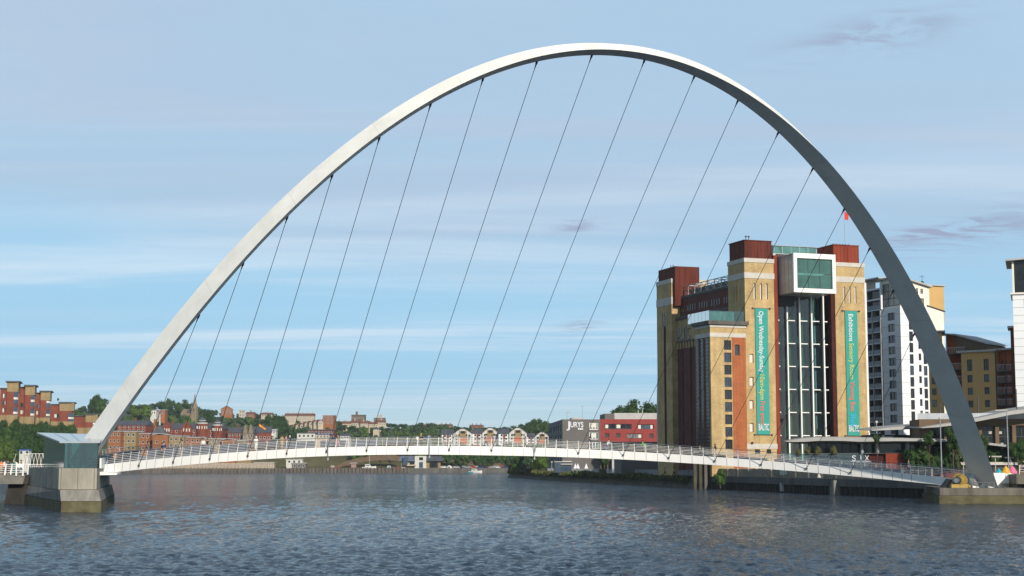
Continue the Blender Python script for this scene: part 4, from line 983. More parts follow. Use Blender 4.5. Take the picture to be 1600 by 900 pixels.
xl1=MF.x(1474.3,600)
for ya_,yb_ in ((565,576),(590,600.5),(607,617.5),(625,636)): wll.append((MF.x(1456,600),MF.x(1463,600),MF.z(1460,yb_),MF.z(1460,ya_)))
shell(mw,'wall',M['render_mustard'],0,xl1,0,10,GZ,MF.z(1465,519),front=wll,dep=.25,cols=2)
m=MB(); m.box(-.2,xl1+.6,-.5,10,MF.z(1465,519),MF.z(1465,519)+.3); m.build('roof',M['roof_grey'],mw)
# ------------------------------------------------------------------ white tower at the right edge
c_=P(1587,600,280); WF=Fr((c_.x,c_.y),-18.5,0)
wt=frthing('apartment_tower','white panelled apartment tower cut by the right edge of the picture','building',WF)
zl_=WF.z(1587,460); zt_=WF.z(1587,408)
pw=[]
for i in range(9):
    z=zl_-1.6-i*2.75; pw.append((1.9,3.4,z-.8,z+.8))
wf=shell(wt,'wall',M['clad_white'],0,12,0,12,GZ,zl_,front=pw,dep=.25,cols=2)
m=MB()
for i in range(20): z=zl_-1.4*i-1; m.box(.0,12,-.03,-.004,z,z+.05) if z>5 else None
m.build('panel_joint',M['seam'],wf)
m=MB(); m.box(-.35,12,-.35,12,zl_,zl_+.3); m.build('ledge',M['clad_cream'],wt)
m=MB(); m.box(.25,12,.3,12,zl_+.3,zt_); m.build('penthouse_glazing',M['glass_dark'],wt)
m=MB(); 
for x in (.05,2.6,5.2): m.box(x,x+.35,.0,.3,zl_+.3,zt_)
m.build('penthouse_column',M['clad_cream'],wt)
m=MB(); m.prism([(-1.0,-1,zt_),(12,-1,zt_+.6),(12,12,zt_+.6),(-1.0,12,zt_)],[(-1.0,-1,zt_+.3),(12,-1,zt_+.9),(12,12,zt_+.9),(-1.0,12,zt_+.3)]); m.build('roof',M['roof_grey'],wt)
m=MB(); m.box(-.62,-.02,2,8,GZ+12,WF.z(1583,511)); m.build('purple_stair_tower',M['corten'],wt)
m=MB(); m.box(-1.1,.0,1.4,8.4,WF.z(1583,511),WF.z(1583,511)+.35); m.build('stair_roof',M['roof_grey'],wt)
# ------------------------------------------------------------------ quay pavilions and canopies
c_=P(1448,670,262); PF=Fr((c_.x,c_.y),-4,0)
pv_=frthing('quay_pavilion','low brown stone pavilion with shop bays under a wide flat canopy','building',PF)
zp=PF.z(1450,655); xp1=PF.x(1640,670)
bays=[]
for i in range(6):
    x=PF.x(1452+i*26.5,670); bays.append((x+.3,x+2.45,GZ+3.3,PF.z(1460,665)))
shell(pv_,'wall',M['stone_brown'],-1.2,xp1,0,9,GZ,zp,front=bays,dep=.8,glass=M['glass_dark'],cols=2,rows=3)
m=MB(); m.box(-1.4,xp1,.3,.34,zp,zp+1.0); m.build('terrace_railing',M['steel_grey'],pv_)
for i in range(3):
    m=MB(); x=PF.x(1530+i*16,680); m.box(x,x+.5,.5,.55,PF.z(1530,678),PF.z(1530,674)); m.build('window_poster',M['roof_grey'],pv_)
# big flat roof canopy rising to the right
m=MB(); rings=[]
for px_,yt,yb_ in ((1440,668,669),(1465,664,667.5),(1500,659,663.5),(1540,650.5,656),(1580,642,648),(1660,631,638)):
    x=PF.x(px_,yt,-4); zt_=PF.z(px_,yt,-4); zb_=PF.z(px_,yb_,-4)
    rings.append([(x,-4,zb_),(x,-4,zt_),(x,9,zt_+.5),(x,9,zb_+.3)])
m.sweep(rings); m.build('roof_canopy',M['canopy_metal'],pv_)
for p in (1470,1530,1590):
    m=MB(); x=PF.x(p,680,1.0); m.tube((x,1,zp),(x,1,zp+2.6+ (p-1470)*.02),.12,6); m.build('canopy_post',M['steel_dark'],pv_)
c_=P(1362,670,268); QF=Fr((c_.x,c_.y),14,0)
cp=frthing('small_canopy','thin pale entrance canopy in front of the white apartment tower','canopy',QF)
m=MB(); rings=[]
for px_,yt,yb_ in ((1362,672,673),(1385,668.5,672),(1415,666,671),(1436,664.5,670),(1452,663,668)):
    x=QF.x(px_,yt); rings.append([(x,0,QF.z(px_,yb_)),(x,0,QF.z(px_,yt)),(x,6,QF.z(px_,yt)+.3),(x,6,QF.z(px_,yb_)+.3)])
m.sweep(rings); m.build('canopy_roof',M['canopy_metal'],cp)
for p in (1380,1402,1430): m=MB(); x=QF.x(p,680,2); m.box(x-.25,x+.25,2,2.4,GZ,QF.z(p,670)); m.build('canopy_post',M['steel_dark'],cp)
m=MB(); m.box(QF.x(1362,680,2.4),QF.x(1450,680,2.4),2.5,6,GZ,QF.z(1400,679)); m.build('dark_wall',M['steel_dark'],cp)
# long wing shaped canopy in front of the gallery entrance
c_=P(1228,690,262); CF=Fr((c_.x,c_.y),-8,0)
cn=frthing('entrance_canopy','long wavy grey metal canopy sweeping from the glass front to the right edge','canopy',CF)
m=MB(); rings=[]
prof=[(1228,689.6,690.6),(1240,687,692.5),(1258,684.5,693.3),(1278,683.3,691.8),(1300,683,691.8),(1320,683.3,692),(1342,683.8,693.6),(1365,684.1,692.8),(1400,684.5,691.8),(1440,685,692),(1480,686.3,692.8),(1505,687.5,693.8),(1540,691,696.5),(1580,696,700.8),(1640,704,708)]
for px_,yt,yb_ in prof:
    x=CF.x(px_,yt); zt_,zb_=CF.z(px_,yt),CF.z(px_,yb_)
    rings.append([(x,0,zb_+(zt_-zb_)*.35),(x,0,zt_-(zt_-zb_)*.0),(x,9,zt_+.25),(x,9,zb_+.15),(x,3,zb_+.0)])
m.sweep(rings)
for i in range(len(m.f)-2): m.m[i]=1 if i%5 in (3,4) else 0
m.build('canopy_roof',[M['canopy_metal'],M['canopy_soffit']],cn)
for p in (1347,1371,1419,1500,1565):
    m=MB(); x=CF.x(p,700,3); m.tube((x,3,GZ),(x,3,CF.z(p,692,3)),.28 if p in(1347,1371) else .35,10); m.build('canopy_column',M['steel_grey'],cn)
# glazed restaurant front under the canopy with its sign
rs=frthing('restaurant_front','glazed restaurant terrace with white letters under the wavy canopy','building',CF)
m=MB(); m.box(CF.x(1262,700,6),CF.x(1345,700,6),6,6.2,GZ,CF.z(1300,690,6)); m.build('glass_wall',M['glass_dark'],rs)
for p in range(1268,1345,12):
    m=MB(); x=CF.x(p,700,5.9); m.box(x-.06,x+.06,5.8,5.98,GZ,CF.z(1300,692,6)); m.build('mullion',M['steel_dark'],rs)
for i in range(11):
    m=MB(); xa_=CF.x(1218+i*12.6,715,.5); xb_=CF.x(1218+(i+1)*12.6,715,.5)-.04; m.box(xa_,xb_,.5,.54,GZ+.6,CF.z(1300,709.5,.5)); m.build('glass_screen',M['glass_rail'],rs)
zs=CF.z(1335,720,-.3); hs=CF.z(1335,711.2,-.3)-zs
for ch,p0,p1 in (('S',1331,1337.5),('I',1344.5,1345.7),('X',1351,1358)):
    x0_,x1_=CF.x(p0,715,-.3),CF.x(p1,715,-.3); text(ch,'letter_white',hs*1.38,x1_-x0_,rs,'sign_letter',.04,.0,rot=RU,loc=(x0_,-.3,zs))
m=MB(); m.tube((CF.x(1220,708,-.25),-.25,CF.z(1220,709.3,-.25)),(CF.x(1362,708,-.25),-.25,CF.z(1362,708.3,-.25)),.03,4); m.box(CF.x(1329,715,-.2),CF.x(1360,715,-.2),-.2,-.1,zs-.2,zs+.02); m.build('sign_rail',M['steel_grey'],rs)
m=MB(); m.box(CF.x(1340,700,7),CF.x(1640,700,7),7,7.2,GZ,CF.z(1500,690,7)); m.build('back_glazing',M['glass_green'],rs)
# rust red container walls
for a,b,yt,mt,lb in ((1351,1383.5,709,'corten_dark','dark rust steel box under the canopy right of the sign letters'),(1384,1417,708.3,'corten_bright','bright rust red steel box right of the canopy column'),(1424,1467,709.5,'corten_dark','dull rust steel box between two bright boxes'),(1468,1502,709.3,'corten_bright','bright rust red steel box left of the arch foot')):
    xa_,xb_=CF.x(a,715,1),CF.x(b,715,1); m=MB(); m.box(xa_,xb_-.05,1.0+(0 if 'bright' in mt else .6),4,GZ,CF.z(a,yt,1))
    z1_=CF.z(a,yt,1); n_=int((xb_-xa_)/.45)
    for k in range(n_): x=xa_+k*.45; yk=1.0+(0 if 'bright' in mt else .6); m.box(x,x+.06,yk-.06,yk-.003,GZ,z1_-.05)
    t_=frthing('steel_box',lb,'kiosk',CF); m.build('steel_wall',M[mt],t_); m=MB(); m.box(xa_-.05,xb_+.0,.9,4.1,z1_,z1_+.1); m.build('box_roof',M['steel_dark'],t_)
# kiosk counter on the right
kc=frthing('bar_counter','long pale counter roof on thin posts behind the foot of the arch','kiosk',CF)
m=MB(); m.box(CF.x(1501,722,.0),CF.x(1590,722,.0),0,1.5,CF.z(1545,726.5),CF.z(1545,722)); m.build('counter_roof',M['trim_stone'],kc)
m=MB(); m.box(CF.x(1503,722,.0),CF.x(1588,722,.0),.6,1.4,GZ,CF.z(1545,727)); m.build('counter_front',M['frame_dark'],kc)
for a,b,y in ((1500,1510,715),(1545,1565,713.5),(1570,1588,715)): m=MB(); m.tube((CF.x(a,y),0,CF.z(a,y)),(CF.x(b,y),0,CF.z(b,y)),.12,5); m.tube((CF.x((a+b)/2,y),0,CF.z(a,y)),(CF.x((a+b)/2,y),0,GZ),.06,5); m.build('light_bar',M['trim_stone'],kc)
# lamp posts
def lamp(px_,ytop,D,label,arm=0):
    a=P(px_,ytop,D); t=thing('lamp_post',label,'street lamp',(a.x,a.y,GZ)); h=a.z-GZ
    m=MB(); m.tube((0,0,0),(0,0,h),.11,8,.07); m.tube((0,0,0),(0,0,.5),.18,8); m.build('post',M['steel_grey'],t)
    m=MB(); m.box(-arm-.4,.1,-.15,.15,h,h+.12) if arm else m.ball((0,0,h+.15),.25,8,5); m.build('lamp_head',M['trim_stone'],t)
lamp(1573,641.5,245,'tall grey lamp post with a flat arm in front of the brown pavilion',1.4)
lamp(1469,655,250,'slim grey lamp post just left of the right leg of the arch')
lamp(1369.5,661,262,'thin lamp post below the balconies of the white tower')
lamp(862,723,470,'short white lamp post beside the bright green tree on the jetty')
# parasols
def parasol(px_,y,D,mt,label,r=1.15):
    a=P(px_,y,D); t=thing('parasol',label,'parasol',(a.x,a.y,GZ),0,'parasols on the terrace'); h=a.z-GZ
    m=MB(); n_=10; rings=[]
    for rr_,dz in ((.05,.0),(r*.5,-.3),(r,-.8),(r*1.0,-1.0)): rings.append([(rr_*math.cos(2*PI*k/n_),rr_*math.sin(2*PI*k/n_),h+dz) for k in range(n_)])
    m.sweep(rings,caps=False); m.build('canopy',M[mt],t); m=MB(); m.tube((0,0,0),(0,0,h),.04,6); m.build('pole',M['steel_grey'],t)
parasol(1571.5,727.5,196,'parasol_yellow','yellow parasol on the terrace right of the arch foot',.55)
parasol(1581.5,727.5,196,'parasol_pink','pink parasol right of the yellow one on the terrace',.6)
parasol(1560.5,732,200,'parasol_teal','low teal parasol left of the yellow one',.6)
parasol(1515,729,222,'parasol_yellow','yellow parasol peeking out left of the arch foot',.5)
# ------------------------------------------------------------------ hotel
c_=P(879,690,470); HF=Fr((c_.x,c_.y),3,0)
ho=frthing('hotel_building','hotel with dark grey wing carrying white letters and dark red wing with ribbon windows','building',HF)
hx,hz=HF.x,HF.z; ztg=hz(900,655.2); xg1=hx(938,690)
gw=[(hx(921,690),hx(935.5,690),hz(925,671.5),hz(925,660)),(hx(921,690),hx(935.5,690),hz(925,686.5),hz(925,675)),(hx(921,690),hx(935.5,690),hz(925,701.5),hz(925,690))]
hy=lambda p:HF.s_(p,690,0)[0]
Dd=min(60,hy(857))
lwn=[]
for j in range(5):
    for i in range(6): yy=2+i*(Dd-4)/6; lwn.append((yy,yy+(Dd-4)/6*.7,ztg-3.4-j*3,ztg-1.6-j*3))
shell(ho,'grey_wall',M['clad_grey'],0,xg1-.02,0,Dd,GZ,ztg,front=gw,left=[o for o in lwn if o[2]>GZ+.5],dep=.4,frame=M['frame_white'],cols=3,rows=1,fw=.22)
m=MB()
for k in range(8): z=ztg-1-k*1.6; m.box(.02,xg1-.3,-.03,-.004,z,z+.05)
m.build('cladding_joint',M['seam'],ho) if False else None
xr1=hx(1038,690); rw=[]
def ribbon(a,b,y0,y1): rw.append((hx(a,690),hx(b,690),hz(950,y1),hz(950,y0)))
ribbon(945,987.5,662.3,670.5); ribbon(997.5,1022,663,670.5); ribbon(945.5,952.5,677,683.5); ribbon(963,969.5,677,683.5); ribbon(980,1004,677.5,685); ribbon(1015,1021.5,677.5,684.5)
ribbon(945,985,692,699); ribbon(995,1020,692,699)
rd=shell(ho,'red_wall',M['clad_red'],xg1,xr1,.6,22,GZ+9,hz(950,654.8),front=rw,dep=.4,frame=M['frame_dark'],cols=5,fw=.18)
for a,b,yy0,yy1 in ((946.5,951,663.5,669),(964,970,663.5,669),(998,1002,664,669.8),(1017,1020.5,664,669.8),(998,1002.5,679,684),(923.5,932,661,668),(924,932,677,684)):
    m=MB(); kk=.6 if a>940 else 0
    m.box(hx(a,690),hx(b,690),kk+.2,kk+.24,hz(950,yy1),hz(950,yy0)); m.build('blind',M['blind_white'],ho)
m=MB(); m.box(hx(960,650,4),hx(1040,650,4),4,18,hz(950,655),hz(960,645.3,4)); pt=m.build('plant_room',M['roof_grey'],ho)
m=MB(); m.box(hx(945,650,4),hx(959.8,650,4),4,18,hz(950,655),hz(960,646.3,4)); m.build('plant_room',M['clad_grey'],ho)
for p in (997,1004): m=MB(); m.tube((hx(p,645,6),6,hz(960,645.5,4)),(hx(p,645,6),6,hz(960,640.5,4)),.12,5); m.build('roof_flue',M['trim_stone'],ho)
m=MB(); m.box(hx(893,655,6),hx(912,655,6),6,12,ztg,hz(900,652.5,6)); m.build('roof_hatch',M['roof_grey'],ho)
m=MB(); m.box(hx(950,700),hx(1035,700),2,18,GZ,GZ+9); m.build('ground_floor',M['clad_grey'],ho)
m=MB(); m.box(hx(956,726),hx(1050,726),-.5,2,GZ,hz(960,716.5)); m.build('grey_plinth',M['steel_grey'],ho)
def sized(s,px0,px1,py0,py1,fr,k,parent,mt):
    x0_,x1_=fr.x(px0,py1,k),fr.x(px1,py1,k); z0_=fr.z(px0,py1,k); h=fr.z(px0,py0,k)-z0_
    text(s,mt,h/.69,x1_-x0_,parent,'sign_lettering',.08,.05,rot=RU,loc=(x0_,k-.1,z0_))
sized('J',885,890.5,658.3,669,HF,0,ho,'letter_white'); sized('URYS',891,911.5,659.5,667.5,HF,0,ho,'letter_white'); sized('INN',903,911,669,671.3,HF,0,ho,'letter_white')
for i,(p,D,lb) in enumerate(((886,640,'leftmost thin tall mast above the grey hotel wing'),(910,700,'taller thin mast right of the first above the hotel'))):
    a=P(p,(645,635)[i],D); t=thing('mast',lb,'mast',(a.x,a.y,GZ)); m=MB(); m.tube((0,0,0),(0,0,a.z-GZ),.18,6,.1); m.build('pole',M['steel_grey'],t); m=MB(); m.box(-.9,.9,-.2,.2,a.z-GZ,a.z-GZ+.35); m.build('floodlight_bar',M['steel_grey'],t)
# small glass pavilion on the jetty
c_=P(867,722,440); KF=Fr((c_.x,c_.y),3,0); kp=frthing('glass_kiosk','small flat roofed glass kiosk on the jetty below the hotel','kiosk',KF)
m=MB(); m.box(0,KF.x(893,722),0,5,GZ,KF.z(870,722.5)); m.build('wall',M['glass_blue'],kp)
m=MB(); m.box(KF.x(878,722),KF.x(893,722),-.6,5,KF.z(870,721.8),KF.z(870,720.2)); m.box(KF.x(866,722),KF.x(879,722),-.3,5,KF.z(870,722),KF.z(870,721)); m.box(KF.x(876,722),KF.x(894,722),-.5,.0,KF.z(870,725.8),KF.z(870,724.6)); m.build('roof',M['trim_stone'],kp)
for i,p in enumerate((899,903,916)):
    a=P(p,724,420); t=thing('market_tent',('leftmost','middle','rightmost')[i]+' small white pointed tent under the bridge deck','tent',(a.x,a.y,GZ),0,'small white tents'); m=MB(); h=P(p,725,420).z-GZ; m.prism([(-.5,-.5,h*.5),(.5,-.5,h*.5),(.5,.5,h*.5),(-.5,.5,h*.5)],[(-.05,-.05,h+.1),(.05,-.05,h+.1),(.05,.05,h+.1),(-.05,.05,h+.1)]); m.build('tent_roof',M['letter_white'],t); m=MB()
    for x,y in ((-.45,-.45),(.45,-.45),(.45,.45),(-.45,.45)): m.tube((x,y,0),(x,y,h*.4),.04,4)
    m.build('tent_pole',M['steel_grey'],t)
# dark low building in the middle under the deck
c_=P(1010,728,372); UF=Fr((c_.x,c_.y),6,0); ub=frthing('office_block','low grey office block half hidden behind the deck left of the gallery','building',UF)
shell(ub,'wall',M['clad_grey'],-6,16,0,10,GZ,GZ+5.5,front=grid(-5.5,15.5,7,2.2,GZ+3.2,GZ+5.2,1,1.2),cols=3)
m=MB(); m.box(-6.2,16.2,-.2,10.2,GZ+5.5,GZ+5.8); m.build('roof',M['roof_grey'],ub)
# ------------------------------------------------------------------ fences along the south quay
tf=thing('timber_fence','weathered timber boarded fence on top of the black quay wall','fence',(49,240,2.45))
fp_=along([(56.9,214),(49.9,240),(44.9,268),(37.3,307)],.32)
m=MB()
for i,p in enumerate(fp_):
    if i%18==17: continue
    h=1.42+.06*random.uniform(-1,1); m.box(p.x-49-.07,p.x-49+.07,p.y-240-.1,p.y-240+.1,0,h)
m.build('boards',M['timber_grey'],tf)
for z in (.3,.7,1.1):
    m=MB(); m.poly([(p.x-48.85,p.y-240,z) for p in fp_[::8]],.05,4); m.build('fence_rail',M['timber_grey'],tf)
for i in range(0,len(fp_),18):
    p=fp_[i]; m=MB(); m.box(p.x-49-.12,p.x-49+.12,p.y-240-.12,p.y-240+.12,-.1,1.6); m.build('fence_post',M['timber_grey'],tf)
jf=thing('quay_railing','long grey metal railing along the top of the weedy stone jetty','railing',(11,460,GZ))
rp_=along([(37.5,309),(31,360),(13.5,458),(5,530)],2.2); m=MB()
for h in (.35,.7,1.1): m.poly([(p.x-11,p.y-460,h) for p in rp_],.035,4)
m.build('rails',M['steel_grey'],jf)
for p in rp_: m=MB(); m.tube((p.x-11,p.y-460,0),(p.x-11,p.y-460,1.15),.05,4); m.build('railing_post',M['steel_grey'],jf)
m=MB()
for i in range(1,len(rp_)):
    a,b=rp_[i-1],rp_[i]
    for k in range(6): q=a.lerp(b,k/6); m.box(q.x-11-.02,q.x-11+.02,q.y-460-.02,q.y-460+.02,.1,1.05)
m.build('bars',M['steel_grey'],jf)
# brown concrete dock pillar under the deck in front of the gallery
a=P(1096,745,300); t=thing('dock_pillar','tall brown concrete dock pillars rising from the river wall under the deck','pillar',(a.x,a.y,-2)); 
for k in range(4): m=MB(); x=-1.6+k*1.0; m.box(x,x+.55,-1.5-.0,.5,0,7.4); m.build('shaft',M['wet_stone'] if k!=2 else M['concrete_dark'],t)
m=MB(); m.box(-1.9,2.2,-1.7,.6,7.4,8.0); m.build('cap_beam',M['concrete_stained'],t)
# ------------------------------------------------------------------ left bank apartment blocks
def apt_block(label,xr0,xt0,x1,ytop,yrec,ybase,D,rot,flag=0):
    c_=P(xr0,ybase,D); fr=Fr((c_.x,c_.y),rot,0); t=frthing('apartment_block',label,'building',fr,'stepped brick apartment blocks on the left bank'); BR='brick_old_red'
    x=fr.x; zb=fr.z(xt0,ybase); zt=fr.z(xt0,ytop); zr=fr.z(xr0,yrec); lo=zb-14; fl_=2.95
    xa_,xt,xe=0,x(xt0,ybase),x(x1,ybase); wall=[]; bx=xt+(xe-xt)*.62
    n=int((zt-zb-1)/fl_)
    rw=[]
    for i in range(n-1):
        z=zb+.6+i*fl_
        for cx in (xa_+(xt-xa_)*.62,xa_+(xt-xa_)*.86): rw.append((cx-.6,cx+.6,z,z+1.8,M['blind_white'] if (i*7+int(cx*3))%5<3 else None))
    zbuff=zb+(zt-zb)*.16
    shell(t,'recessed_wall',M['brick_old_red'],xa_,xt,2.0,14,zbuff,zr,front=[w_ for w_ in rw if w_[2]>zbuff and w_[3]<zr-.3],dep=.2,cols=2)
    m=MB(); m.box(xa_,xt,1.95,14,lo,zbuff); m.build('buff_base',M['brick_buff'],t)
    m=MB(); m.box(xa_-.3,xt,1.3,14,zr,zr+.35); m.build('low_roof',M['slate'],t)
    zbt=zt-3.9
    m=MB(); m.box(xt,bx,0,14,zbuff,zbt); m.build('tower_wall',M['brick_old_red'],t)
    m=MB(); m.box(xt,xe,.05,14,zbt,zt); m.build('buff_top',M['brick_buff'],t)
    m=MB(); m.box(xt,xe,.02,14,lo,zbuff); m.build('buff_base',M['brick_buff'],t)
    # curved glazed corner bay
    m=MB(); cx=bx; rr=xe-bx
    arc=[(cx+rr*math.sin(PI/2*k/5),.1+rr*(1-math.cos(PI/2*k/5))) for k in range(6)]
    for z0,z1,mi in ((zbuff,zbt,0),):
        m.sweep([[(a,b,z0) for a,b in arc]+[(cx,6,z0)],[(a,b,z1) for a,b in arc]+[(cx,6,z1)]])
    m.build('corner_bay',M['glass_blue'],t)
    for i in range(n):
        z=zb+i*fl_
        if z<zbuff or z+1.2>zbt+1: continue
        m=MB(); m.sweep([[(a,b-.12,z) for a,b in arc],[(a,b-.12,z+.9) for a,b in arc]],close=False,caps=False); m.build('bay_spandrel',M['blind_white' if i%2 else 'brick_old_red'],t)
    m=MB(); arc2=[(cx+(rr+.8)*math.sin(PI/2*k/5),-.7+(rr+.8)*(1-math.cos(PI/2*k/5))) for k in range(6)]
    pts=[(xt-.6,-.7)]+arc2+[(xe+.8,14),(xt-.6,14)]
    m.prism([(a,b,zt) for a,b in pts],[(a,b,zt+.5) for a,b in pts]); m.build('roof',M['slate'],t)
    return t
apt_block('brick apartment block at the far left edge, tallest of the stepped row',-2,9,27,597,607,658,640,14)
apt_block('second brick apartment block from the left edge, with a buff top storey',26,37.5,53,603,605,660,675,14)
apt_block('third brick apartment block from the left edge',51,62,77.5,612,614,660,715,14)
apt_block('fourth stepped brick apartment block, directly below a small chimney tree',76,92,115,629.5,632,664,765,14)
apt_block('lowest stepped brick apartment block, just left of the white arch foot',115,133,152,648,650,672,825,14)
# ------------------------------------------------------------------ generic far buildings
def base_z(x,Y): return hill_z(x,Y) if Y>864 else 2.3
def house(label,x0,x1,ytop,yb,D,wall,roof,rot=0,depth=9,nwin=3,nfl=2,kind='gable',name='house',cat='house',group=None,chim=1,roofh=None,win='glass'):
    c_=P(x0,yb,D); fr=Fr((c_.x,c_.y),rot,0); t=frthing(name,label,cat,fr,group)
    W=fr.x(x1,yb); zb=fr.z((x0+x1)/2,yb); zt=fr.z((x0+x1)/2,ytop); lo=min(zb-8,base_z(c_.x,D)-1); H=zt-zb
    rh=roofh if roofh is not None else (min(H*.38,depth*.45) if kind in('gable','front') else .4)
    ze=zt-rh; ops=grid(.3,W-.3,nwin,min(1.3,W/nwin*.5),zb+.2,ze-.1,nfl,min(1.5,(ze-zb)/nfl*.55)) if nwin else []
    wm=M[wall]; shell(t,'wall',wm,0,W,0,depth,lo,ze,front=ops,dep=.18,glass=M[win],frame=M['frame_white'],cols=1,fw=.12)
    m=MB(); e=.35
    if kind=='gable':
        m.sweep([[(-e,-e,ze-.1),(-e,depth/2,zt),(-e,depth+e,ze-.1)],[(W+e,-e,ze-.1),(W+e,depth/2,zt),(W+e,depth+e,ze-.1)]])
    elif kind=='front':
        g=MB(); g.prism([(0,0,ze),(W,0,ze),(W/2,0,zt)],[(0,.3,ze),(W,.3,ze),(W/2,.3,zt)]); g.build('gable_end',wm,t)
        for s_ in (0,1):
            a=(-e if s_==0 else W+e)
            m.sweep([[(a,-e,ze-.15),(W/2,-e,zt+.05),(W/2,-e,zt+.3),(a,-e,ze+.1)],[(a,depth,ze-.15),(W/2,depth,zt+.05),(W/2,depth,zt+.3),(a,depth,ze+.1)]])
    elif kind=='flat': m.box(-e,W+e,-e,depth+e,ze,zt)
    elif kind=='shed': m.prism([(-e,-e,ze-.3),(W+e,-e,ze-.3),(W+e,depth,ze-.3),(-e,depth,ze-.3)],[(-e,-e,ze),(W+e,-e,ze),(W+e,depth,zt),(-e,depth,zt)])
    elif kind=='curve':
        rg=[]
        for k in range(9): q=k/8; rg.append([(-e+(W+2*e)*q,-e,ze+rh*math.sin(PI*(q*.75+.12))-.15),(-e+(W+2*e)*q,-e,ze+rh*math.sin(PI*(q*.75+.12))+.15),(-e+(W+2*e)*q,depth,ze+rh*math.sin(PI*(q*.75+.12))+.15),(-e+(W+2*e)*q,depth,ze+rh*math.sin(PI*(q*.75+.12))-.15)])
        m.sweep(rg); g=MB(); g.box(.0,W,.1,depth-.1,ze-.05,ze+rh*.35); g.build('upper_wall',wm,t)
    rf=m.build('roof',M[roof],t)
    if chim and kind in('gable','front'):
        for k in range(chim):
            cm_=MB(); cx=W*(k+.5)/chim; cm_.box(cx-.45,cx+.45,depth/2-.4,depth/2+.4,zt-1.2,zt+1.5); cm_.build('chimney',wm,rf)
    return t,fr,W,zb,ze,zt
# riverside orange brick houses with pale curved roofs
gr='orange brick riverside houses with pale roofs'
house('orange brick riverside house immediately right of the glass pier hall',168,188,672.5,704,838,'brick_orange','roof_grey',-6,10,3,3,'shed',group=gr)
house('buff fronted riverside house under a thin tilted pale roof, second in its row',188,212,673,705,842,'brick_buff','roof_grey',-6,10,3,3,'shed',group=gr)
house('orange riverside house left of the gap with dark balconies',212,234,676,705,846,'brick_orange','roof_grey',-6,10,3,3,'shed',group=gr)
house('orange riverside house with blank curved gable wall and two small windows',238,262,677.5,700,838,'brick_orange','roof_grey',0,12,2,1,'curve',group=gr,roofh=1.2)
house('low balconied riverside house right of the blank curved gable',262,287,680,702,841,'brick_buff','roof_grey',-4,10,3,2,'shed',group=gr)
house('riverside house with tilted pale roof in the middle of the long row',287,313,682,703,844,'brick_orange','roof_grey',-4,10,3,2,'shed',group=gr)
house('riverside house near the right end of the first orange row',313,345,684,704,846,'brick_buff','roof_grey',-4,10,4,2,'shed',group=gr)
house('orange curved gable riverside house below the grey stone turrets',346,368,685.5,703,842,'brick_orange','roof_grey',0,10,2,1,'curve',group=gr,roofh=1.0)
house('last low riverside house of the orange row beside the dark hedge',368,392,686.5,704,846,'brick_buff','roof_grey',-3,10,3,1,'shed',group=gr)
# old red brick school with towers
house('long red brick hall with a dark slate roof right behind the foot of the arch',183,228,656.5,676,905,'brick_old_red','slate',-8,12,6,2,'gable',name='brick_hall',cat='building')
sch,sf,SW,szb,sze,szt=house('old red brick school with gables and two domed corner towers',252,345,661,685,900,'brick_old_red','slate',-5,14,10,2,'gable',name='school_building',cat='building',chim=4)
for a,b,yt in ((254,266,659),(284,298,659)):
    x0_,x1_=sf.x(a,680,-1),sf.x(b,680,-1); z1_=sf.z(a,yt,-1); zs_=z1_-2.6
    m=MB(); m.box(x0_,x1_,-1,2,szb-6,zs_); m.prism([(x0_,-1,zs_),(x1_,-1,zs_),((x0_+x1_)/2,-1,z1_)],[(x0_,2,zs_),(x1_,2,zs_),((x0_+x1_)/2,2,z1_)]); g=m.build('gable_bay',M['brick_old_red'],sch)
    for k in range(3):
        m=MB(); xx=x0_+.8+k*(x1_-x0_-1.6)/2.2; m.box(xx,xx+.6,-1.06,-1.01,zs_-3,zs_-1.2); m.build('window',M['blind_white'],g)
for a,b,yt,yd in ((306,322,651,662),(331,345,655,665)):
    x0_,x1_=sf.x(a,680,-2),sf.x(b,680,-2); zd=sf.z(a,yd,-2); zt2=sf.z(a,yt,-2); cx=(x0_+x1_)/2; rr_=(x1_-x0_)/2
    ring=lambda r_,z:[(cx+r_*math.cos(2*PI*k/12),0+r_*math.sin(2*PI*k/12),z) for k in range(12)]
    m=MB(); m.sweep([ring(rr_,szb-6),ring(rr_,zd)]); tw=m.build('round_tower',M['brick_old_red'],sch)
    m=MB(); m.sweep([ring(rr_*1.08,zd),ring(rr_*1.08,zd+.6)]); m.sweep([ring(rr_*.75,zd+1.7),ring(rr_*.75,zd+2.2)]); m.build('white_balcony',M['render_white'],tw)
    m=MB(); m.sweep([ring(rr_*.7,zd+.6),ring(rr_*.7,zd+1.7),ring(rr_*.8,zd+2.2),ring(rr_*.5,zd+(zt2-zd)*.75),ring(.15,zt2),ring(.06,zt2+2)]); m.build('dome',M['slate'],tw)
    for k in range(6):
        a_=PI+PI*(k+.5)/6; m=MB(); q=(cx+rr_*1.01*math.cos(a_),rr_*1.01*math.sin(a_)); m.box(q[0]-.25,q[0]+.25,q[1]-.1,q[1]+.05,zd-3,zd-1.4); m.build('window',M['blind_white'],tw)
